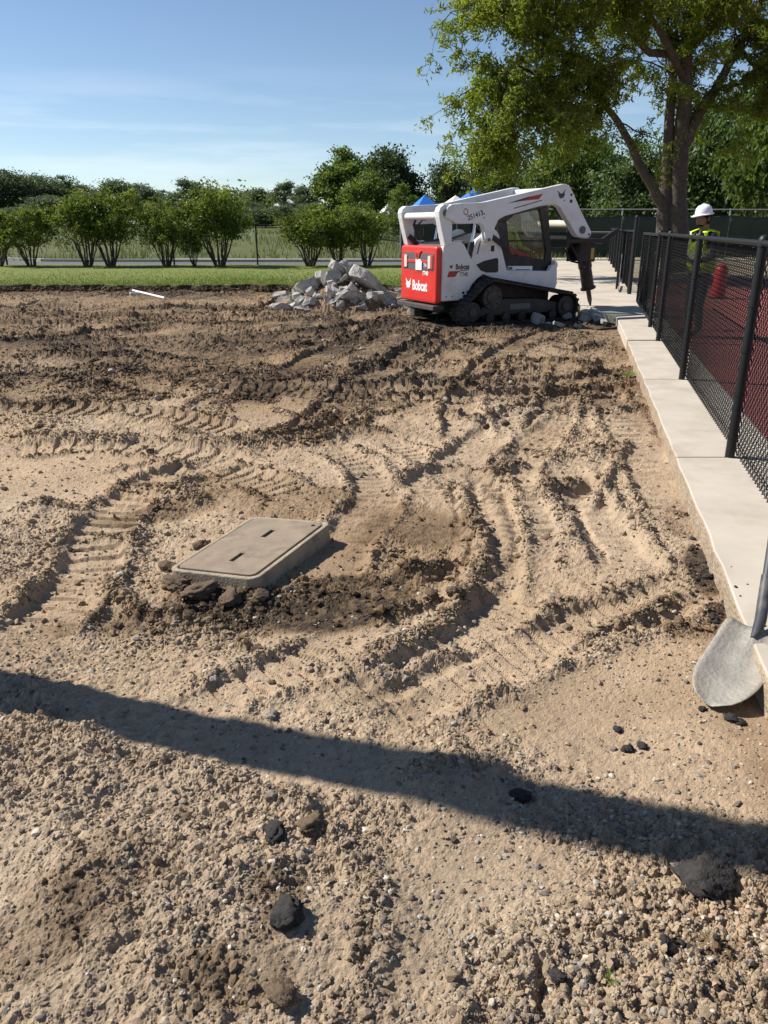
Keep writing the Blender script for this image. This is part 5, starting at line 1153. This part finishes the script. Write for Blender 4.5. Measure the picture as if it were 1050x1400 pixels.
# ------------------------------------------------------------------ shovel against the fence
m_steel = M('worn_shovel_steel', (.29, .27, .235), .65, .2, var=.3, vs=16, bump=.3, bs=60, dirt=.85, dcol=(.35, .295, .22), ds=8)
m_fibre = M('black_fibreglass', (.05, .052, .058), .45, var=.3, vs=10, dirt=.6, dcol=(.22, .19, .16), ds=9)
sh = P(1038, 862, .135); tip = P(970, 962, .02); hv = Vector((2.13, 4.02, 1.15))
vx = (tip-sh).normalized(); hd = (hv-sh).normalized(); nx = vx.cross(Vector((0, 0, 1))).normalized(); nz_ = nx.cross(vx)
sv = thing('shovel', 'round-point shovel with muddy steel blade leaning from the soil against the fence', 'shovel', sh)
BL = (tip-sh).length; V = []; nu, nv_ = 13, 16
for j in range(nv_+1):
    v = j/nv_; hw_ = .125*(1-.06*v) if v < .55 else .125*.967*math.sqrt(max(0, 1-((v-.55)/.452)**2.4))
    if v < .06: hw_ *= .93+v
    for i in range(nu):
        u = (i/(nu-1)*2-1); dz = .030*(u*u)*(hw_/.125)-.016*math.sin(v*2.6)+.006*(1-v)*(1 if abs(u) < .2 else 0)+(.022*math.exp(-(u/.16)**2)*max(0, 1-v*2.4))
        V.append(tuple(vx*(v*BL)+nx*(u*hw_)+nz_*dz))
Fq = [(j*nu+i, j*nu+i+1, (j+1)*nu+i+1, (j+1)*nu+i) for j in range(nv_) for i in range(nu-1)]
bl = obj('blade', MB().add(V, Fq), m_steel, sv, 60); s_ = bl.modifiers.new('t', 'SOLIDIFY'); s_.thickness = .0035
obj('socket', MB().tube([vx*.07+nz_*.012, vx*.02+nz_*.018, hd*.04+nz_*.010, hd*.12, hd*.26], [.010, .021, .023, .024, .023], 14), m_fibre, sv, 50)
obj('handle', MB().tube([hd*.25, hd*.6, hd*1.1, (hv-sh)], .0185, 14), m_fibre, sv, 50)

# ------------------------------------------------------------------ people
m_skin = M('skin', (.23, .125, .085), .55, var=.08); m_shirt = M('dark_shirt', (.02, .022, .03), .9, var=.3); m_jean = M('dark_trousers', (.035, .04, .06), .95, var=.3); m_boot = M('boots', (.10, .065, .035), .8, var=.2)
m_hi = M('hi_vis_fabric', (.52, .74, .02), .8, var=.08, vs=9); m_refl = M('reflective_tape', (.55, .55, .55), .4, var=.1); m_hair = M('dark_hair', (.012, .010, .009), .9, var=.3); m_hat = M('hard_hat_white', (.78, .78, .80), .3, var=.03)
def skin_body(J, E, hands):
    me_ = bpy.data.meshes.new('b'); nm = list(J); me_.from_pydata([J[n_][0] for n_ in nm], [(nm.index(a), nm.index(b)) for a, b in E][:], []) if False else me_.from_pydata([J[n_][0] for n_ in nm], [(nm.index(a), nm.index(b)) for a, b in E], [])
    o = bpy.data.objects.new('b', me_); COL.objects.link(o); o.modifiers.new('s', 'SKIN'); sv_ = me_.skin_vertices[0].data
    for i, n_ in enumerate(nm): sv_[i].radius = (J[n_][1],)*2; sv_[i].use_root = (n_ == 'pelvis')
    u = o.modifiers.new('u', 'SUBSURF'); u.levels = 2; u.render_levels = 2
    ev = bpy.data.meshes.new_from_object(o.evaluated_get(bpy.context.evaluated_depsgraph_get())); mb = MB(); mb.add([v.co for v in ev.vertices], [tuple(p.vertices) for p in ev.polygons])
    bpy.data.objects.remove(o); bpy.data.meshes.remove(me_); bpy.data.meshes.remove(ev)
    for w, d_, up in hands:                        # five bent fingers on each palm
        w = Vector(w); d_ = Vector(d_).normalized(); sd = d_.cross(Vector(up)).normalized(); up = sd.cross(d_)
        for k, (o_, L) in enumerate(((-.028, .062), (-.010, .075), (.010, .080), (.028, .07))):
            a = w+d_*.045+sd*o_; mb.tube([a, a+d_*L*.45, a+d_*L*.75-up*L*.25, a+d_*L*.8-up*L*.55], [.010, .009, .0085, .006], 7)
        a = w+d_*.01+sd*-.035; mb.tube([a, a-sd*.025+d_*.025, a-sd*.02+d_*.05-up*.01], [.011, .010, .007], 7)
    return mb
def paint_body(mb, rule):
    cen = [sum((Vector(mb.v[i]) for i in f_), Vector())/len(f_) for f_ in mb.f]; mb.m = [rule(c) for c in cen]
E_B = [('pelvis', 'spine'), ('spine', 'chest'), ('chest', 'nb'), ('nb', 'neck'), ('neck', 'jaw'), ('jaw', 'skull'), ('jaw', 'nose')]
for s in 'lr': E_B += [('chest', 'sh'+s), ('sh'+s, 'el'+s), ('el'+s, 'wr'+s), ('wr'+s, 'pa'+s), ('pelvis', 'hi'+s), ('hi'+s, 'kn'+s), ('kn'+s, 'an'+s), ('an'+s, 'to'+s)]
def vest(parent, c, tilt, hgt=.56, rx=.175, ry=.238):
    """open-armed safety vest, rings round the torso from hem to shoulders"""
    n = 32; mb = MB(); lev = [0, .1, .2, .27, .32, .42, .48, .53, .56]
    V = []
    for z in lev:
        t = z/.56; k = 1+.03*math.sin(t*3.1)-.25*max(0, (t-.86))
        for j in range(n): V.append((math.cos(j*6.2832/n)*rx*k, math.sin(j*6.2832/n)*ry*k, z*hgt/.56))
    Fc = []; mi = []
    for i in range(len(lev)-1):
        for j in range(n):
            a = (j+.5)*6.2832/n; side = abs(math.sin(a))
            if i >= 4 and side > .80: continue
            if i >= 5 and math.cos(a) > 0 and side < .13+.12*(i-5): continue
            Fc.append((i*n+j, i*n+(j+1) % n, (i+1)*n+(j+1) % n, (i+1)*n+j)); mi.append(1 if i in (2,) or (i > 3 and .45 < side < .62) else 0)
    mb.add(V, Fc); mb.m = mi
    k = hgt/.56
    for s in (-1, 1):
        mb.mi = 0; mb.add([(rx*.80, s*.10, .55*k), (rx*.74, s*.17, .55*k), (.0, s*.185, .585*k), (0, s*.085, .60*k), (-rx*.80, s*.10, .55*k), (-rx*.74, s*.17, .55*k)], [(0, 1, 2, 3), (3, 2, 5, 4)])
    o = obj('safety_vest', mb, [m_hi, m_refl], parent, 60); o.location = c; o.rotation_euler = (0, tilt, 0)
    s_ = o.modifiers.new('t', 'SOLIDIFY'); s_.thickness = .008; return o
wp = PD(968, 290, 11.9); wk = thing('person', 'worker in white hard hat and yellow safety vest standing behind the fence', 'person', (wp.x, 11.9, .105), R(197))
J = {'pelvis': ((0, 0, .95), .145), 'spine': ((.01, 0, 1.14), .14), 'chest': ((0, 0, 1.34), .15), 'nb': ((.005, 0, 1.48), .075), 'neck': ((.035, 0, 1.545), .06), 'jaw': ((.075, 0, 1.615), .080), 'skull': ((.055, 0, 1.705), .095), 'nose': ((.175, 0, 1.615), .016)}
for s, q in (('l', 1), ('r', -1)):
    J.update({'sh'+s: ((0, q*.185, 1.42), .075), 'el'+s: ((.02, q*.27, 1.14), .052), 'wr'+s: ((.24, q*.17, 1.08), .034), 'pa'+s: ((.31, q*.14, 1.09), .036), 'hi'+s: ((0, q*.10, .86), .105), 'kn'+s: ((.03, q*.11, .48), .07), 'an'+s: ((-.01, q*.12, .10), .052), 'to'+s: ((.17, q*.14, .045), .045)})
bm_ = skin_body(J, E_B, [((.31, .14, 1.09), (.95, -.2, .1), (0, 0, 1)), ((.31, -.14, 1.09), (.95, .2, .1), (0, 0, 1))])
paint_body(bm_, lambda c: 0 if c.z > 1.50 or (c.x > .22 and .95 < c.z < 1.25) else (3 if c.z < .12 else (2 if c.z < .97 else 1)))
obj('body', bm_, [m_skin, m_shirt, m_jean, m_boot], wk, 80)
vest(wk, (.0, 0, .93), .02)
hat = MB().lathe([(.150, 0), (.152, .012), (.128, .02), (.126, .05), (.112, .10), (.078, .138), (.03, .152), (.004, .154)], 24)
hat.prism([(.10, -.095), (.175, -.075), (.205, -.03), (.205, .03), (.175, .075), (.10, .095)], -.004, .008, 'z'); hat.tube([(-.115, 0, .06), (-.07, 0, .132), (0, 0, .160), (.07, 0, .132), (.115, 0, .06)], .014, 6)
ho = obj('hard_hat', hat, m_hat, wk, 50); ho.location = (.065, 0, 1.715); ho.rotation_euler = (0, R(9), 0); ho.scale = (.93, .93, .93)
hr = MB().lathe([(.085, -.11), (.100, -.06), (.104, 0), (.102, .03)], 18); hr.f = [f_ for f_ in hr.f if sum(hr.v[i][0] for i in f_)/len(f_) < .02]; hr.m = [0]*len(hr.f)
hr.lathe([(.02, -.150), (.050, -.146), (.066, -.125), (.060, -.115)], 14, (.030, 0, 0)); hro = obj('hair', hr, m_hair, wk, 60); hro.location = (.05, 0, 1.70)
for s in (-1, 1): obj('ear', MB().lathe([(.004, -.03), (.014, -.02), (.016, .01), (.008, .03)], 8, (.045, s*.092, 1.66)), m_skin, wk, 60)
# operator in the cab
ca, sa = math.cos(MACH_A), math.sin(MACH_A)
op = thing('person', 'loader operator in yellow-green safety vest seated behind the cab window', 'person', (MACH_O[0]+ca*1.80, MACH_O[1]+sa*1.80, .93), MACH_A)
J = {'pelvis': ((0, 0, .16), .13), 'spine': ((-.02, 0, .34), .13), 'chest': ((-.01, 0, .54), .145), 'nb': ((.01, 0, .68), .07), 'neck': ((.03, 0, .74), .055), 'jaw': ((.06, 0, .80), .075), 'skull': ((.045, 0, .885), .088), 'nose': ((.155, 0, .81), .016)}
for s, q in (('l', 1), ('r', -1)):
    J.update({'sh'+s: ((0, q*.18, .61), .07), 'el'+s: ((.12, q*.27, .36), .05), 'wr'+s: ((.33, q*.27, .31), .034), 'pa'+s: ((.38, q*.27, .30), .034), 'hi'+s: ((.06, q*.10, .15), .095), 'kn'+s: ((.46, q*.13, .17), .065), 'an'+s: ((.56, q*.13, -.02), .045), 'to'+s: ((.68, q*.13, -.035), .035)})
bm_ = skin_body(J, E_B, [((.38, .27, .30), (.7, 0, -.3), (0, 0, 1)), ((.38, -.27, .30), (.7, 0, -.3), (0, 0, 1))])
paint_body(bm_, lambda c: 0 if c.z > .70 or (c.x > .31 and .24 < c.z < .4 and abs(c.y) > .2) else (3 if c.x > .52 and c.z < .02 else (2 if c.z < .22 else 1)))
obj('body', bm_, [m_skin, m_hi, m_jean, m_boot], op, 80); vest(op, (-.01, 0, .16), .03, .53, .170, .225)
hr = MB().lathe([(.088, -.04), (.098, 0), (.092, .05), (.06, .09), (.01, .102)], 16); hro = obj('hair', hr, m_hair, op, 60); hro.location = (.035, 0, .89)

# ------------------------------------------------------------------ things behind
def canopy(px, top, d, w, col, label, h=3.6):
    tp = PD(px, top, d); hb = tp.z-1.05; t = thing('pop_up_canopy', label, 'canopy', (tp.x, d, .1), .3)
    m_ = M('canopy_fabric', col, .8, var=.08, vs=2); a = w/2; mb = MB()
    zt = tp.z-.1; zb = hb-.1
    V = [(-a, -a, zb), (a, -a, zb), (a, a, zb), (-a, a, zb), (0, 0, zt)]; mid = [((V[i][0])*.5, (V[i][1])*.5, zb+(zt-zb)*.42) for i in range(4)]
    mb.add(V+mid, [(0, 1, 6-1+1, 5), (1, 2, 7, 6), (2, 3, 8, 7), (3, 0, 5, 8), (5, 6, 4), (6, 7, 4), (7, 8, 4), (8, 5, 4)]); r_ = obj('canopy_roof', mb, m_, t)
    for i in range(4):
        p, q_ = Vector(V[i]), Vector(V[(i+1) % 4]); obj('valance', MB().add([p, q_, q_-Vector((0, 0, .25)), p-Vector((0, 0, .25))], [(0, 1, 2, 3)]), m_, r_)
        obj('leg', MB().cyl((V[i][0]*.98, V[i][1]*.98, 0), (V[i][0]*.98, V[i][1]*.98, zb), .025, 6), m_galv, t)
canopy(650, 257, 50, 3.0, (.02, .13, .50), 'larger blue pop-up canopy behind the green one')
canopy(660, 266, 48.5, 3.2, (.22, .48, .38), 'mint green pop-up canopy just above the loader arm')
canopy(623, 267, 49, 3.0, (.75, .74, .70), 'white pop-up canopy between the two blue ones')
canopy(581, 266, 51, 2.4, (.02, .16, .55), 'smaller blue pop-up canopy above the loader tailgate')
canopy(531, 277, 62, 2.0, (.78, .77, .75), 'white pop-up canopy half hidden by the bright green tree')
m_brick = M('pink_brick', (.36, .20, .155), .9, var=.15, vs=4, bump=.2, bs=20); m_roofm = M('metal_roof', (.50, .49, .46), .5, var=.1); m_win = M('dark_pane', (.03, .035, .04), .15, var=.1)
bp_ = PD(1000, 300, 78); bl_ = thing('brick_building', 'pink brick building with a pale gable roof beyond the trees', 'building', (bp_.x, 78, .9), -.25)
obj('wall', MB().prism([(-5.5, -.4), (5.5, -.4), (5.5, 2.6), (0, 4.6), (-5.5, 2.6)], 0, 14), m_brick, bl_)
obj('roof', MB().prism([(-6, 2.45), (0, 4.65), (6, 2.45), (6, 2.65), (0, 4.9), (-6, 2.65)], -.4, 14.4), m_roofm, bl_)
for x in (-3.5, 0, 3.5):
    w_ = obj('window', MB().box(x-.7, x+.7, -.05, .02, .7, 2.0), m_decal_w, bl_); obj('pane', MB().box(x-.6, x+.6, -.08, -.04, .8, 1.9), m_win, w_)
tp_ = PD(953, 292, 66); tr_ = thing('box_trailer', 'white box trailer with dark window band beyond the windscreen fence', 'trailer', (tp_.x, 66, .6), .2)
obj('body', MB().box(-2.6, 2.6, -1.1, 1.1, .55, 3.1), m_white, tr_, bevel=.08); obj('window_band', MB().box(-2.2, 2.2, -1.13, -1.09, 1.9, 2.5), m_win, tr_)
for k in range(3): obj('side_stripe', MB().box(-2.5, 2.5, -1.125, -1.09, .8+.25*k, .84+.25*k), m_grey, tr_)
for x in (-1.6, 1.6): obj('wheel', MB().cyl((x, -1.12, .35), (x, -.9, .35), .36, 16), m_rub, tr_, 40)
mk = P(981, 408, .105); rm_ = thing('track_marker', 'red cylindrical marker standing on the running track behind the fence', 'marker', mk)
m_mk = M('red_plastic', (.60, .025, .035), .45, var=.12, vs=6)
obj('body', MB().lathe([(.145, 0), (.15, .02), (.145, .60), (.13, .66), (.10, .70)], 20), m_mk, rm_, 40); obj('cap', MB().lathe([(.10, .70), (.09, .74), (.03, .76)], 16), m_mk, rm_, 40)
obj('base', MB().lathe([(.19, 0), (.19, .03), (.15, .04)], 20), m_blk, rm_, 40)
for a, b, lab in (((182, 400), (225, 408), 'longer white plastic pipe lying on the soil below the lawn edge'), ((178, 403), (190, 402), 'short white pipe end beside the longer white pipe')):
    p, q_ = P(*a), P(*b); p.z = soil_at(p.x, p.y)+.03; q_.z = soil_at(q_.x, q_.y)+.03; c_ = (p+q_)/2
    o = obj('plastic_pipe', MB().tube([p-c_, (p-c_)*.3, q_-c_], .028, 10), m_decal_w, None, 40); o.location = c_; tag(o, lab, 'pipe')
def weed(px, py, sz, label, z=None):
    p = P(px, py); t = thing('weed', label, 'weed', (p.x, p.y, soil_at(p.x, p.y) if z is None else z)); mb = MB(); st = MB()
    for k in range(9):
        a = k*.7+.3; L = sz*random.uniform(.6, 1.); d_ = Vector((math.cos(a), math.sin(a), .7)).normalized(); s2 = Vector((-math.sin(a), math.cos(a), 0))*L*.16
        mb.add([(0, 0, 0), d_*L*.5+s2, d_*L-Vector((0, 0, L*.15)), d_*L*.5-s2], [(0, 1, 2, 3)])
    me_ = meshdata('leaves', mb); vcol(me_, 'tint', rng.random(len(mb.v))); obj('leaves', me_, L_mid, t); obj('stem', st.cyl((0, 0, -.01), (0, 0, sz*.25), sz*.03, 5), m_bark2, t)
weed(858, 514, .16, 'small green weed beside the concrete strip'); weed(834, 1352, .035, 'tiny green sprout among foreground gravel')
for i, (px, py, w) in enumerate(((1006, 803, .022), (1012, 815, .014), (1022, 799, .012), (1042, 855, .03), (1000, 775, .010))):
    clod('asphalt_crumb', px, py, w, m_asph, 'black crumb lying on the pale slab top near the shovel', 'crumb', 'crumbs on the slab top', k=i, z=.118)
# lamp post left of the view; its shadow crosses the foreground
s0, s1 = P(0, 950), P(1050, 1166); sd_ = Vector((s0.x-s1.x, s0.y-s1.y, 0)).normalized(); pb = s0+sd_*2.1
lp = thing('lamp_post', 'grey round lamp post whose shadow crosses the foreground', 'lamp post', (pb.x, pb.y, -.05))
m_pole = M('pole_paint', (.20, .20, .20), .5, .3, var=.1)
obj('pole', MB().cyl((0, 0, 0), (0, 0, 7.2), .128, 20), m_pole, lp, 40); obj('base_plate', MB().box(-.22, .22, -.22, .22, 0, .08), m_pole, lp)
obj('lamp_head', MB().box(-.25, .25, -.2, .2, 7.2, 7.4), m_pole, lp, bevel=.03)
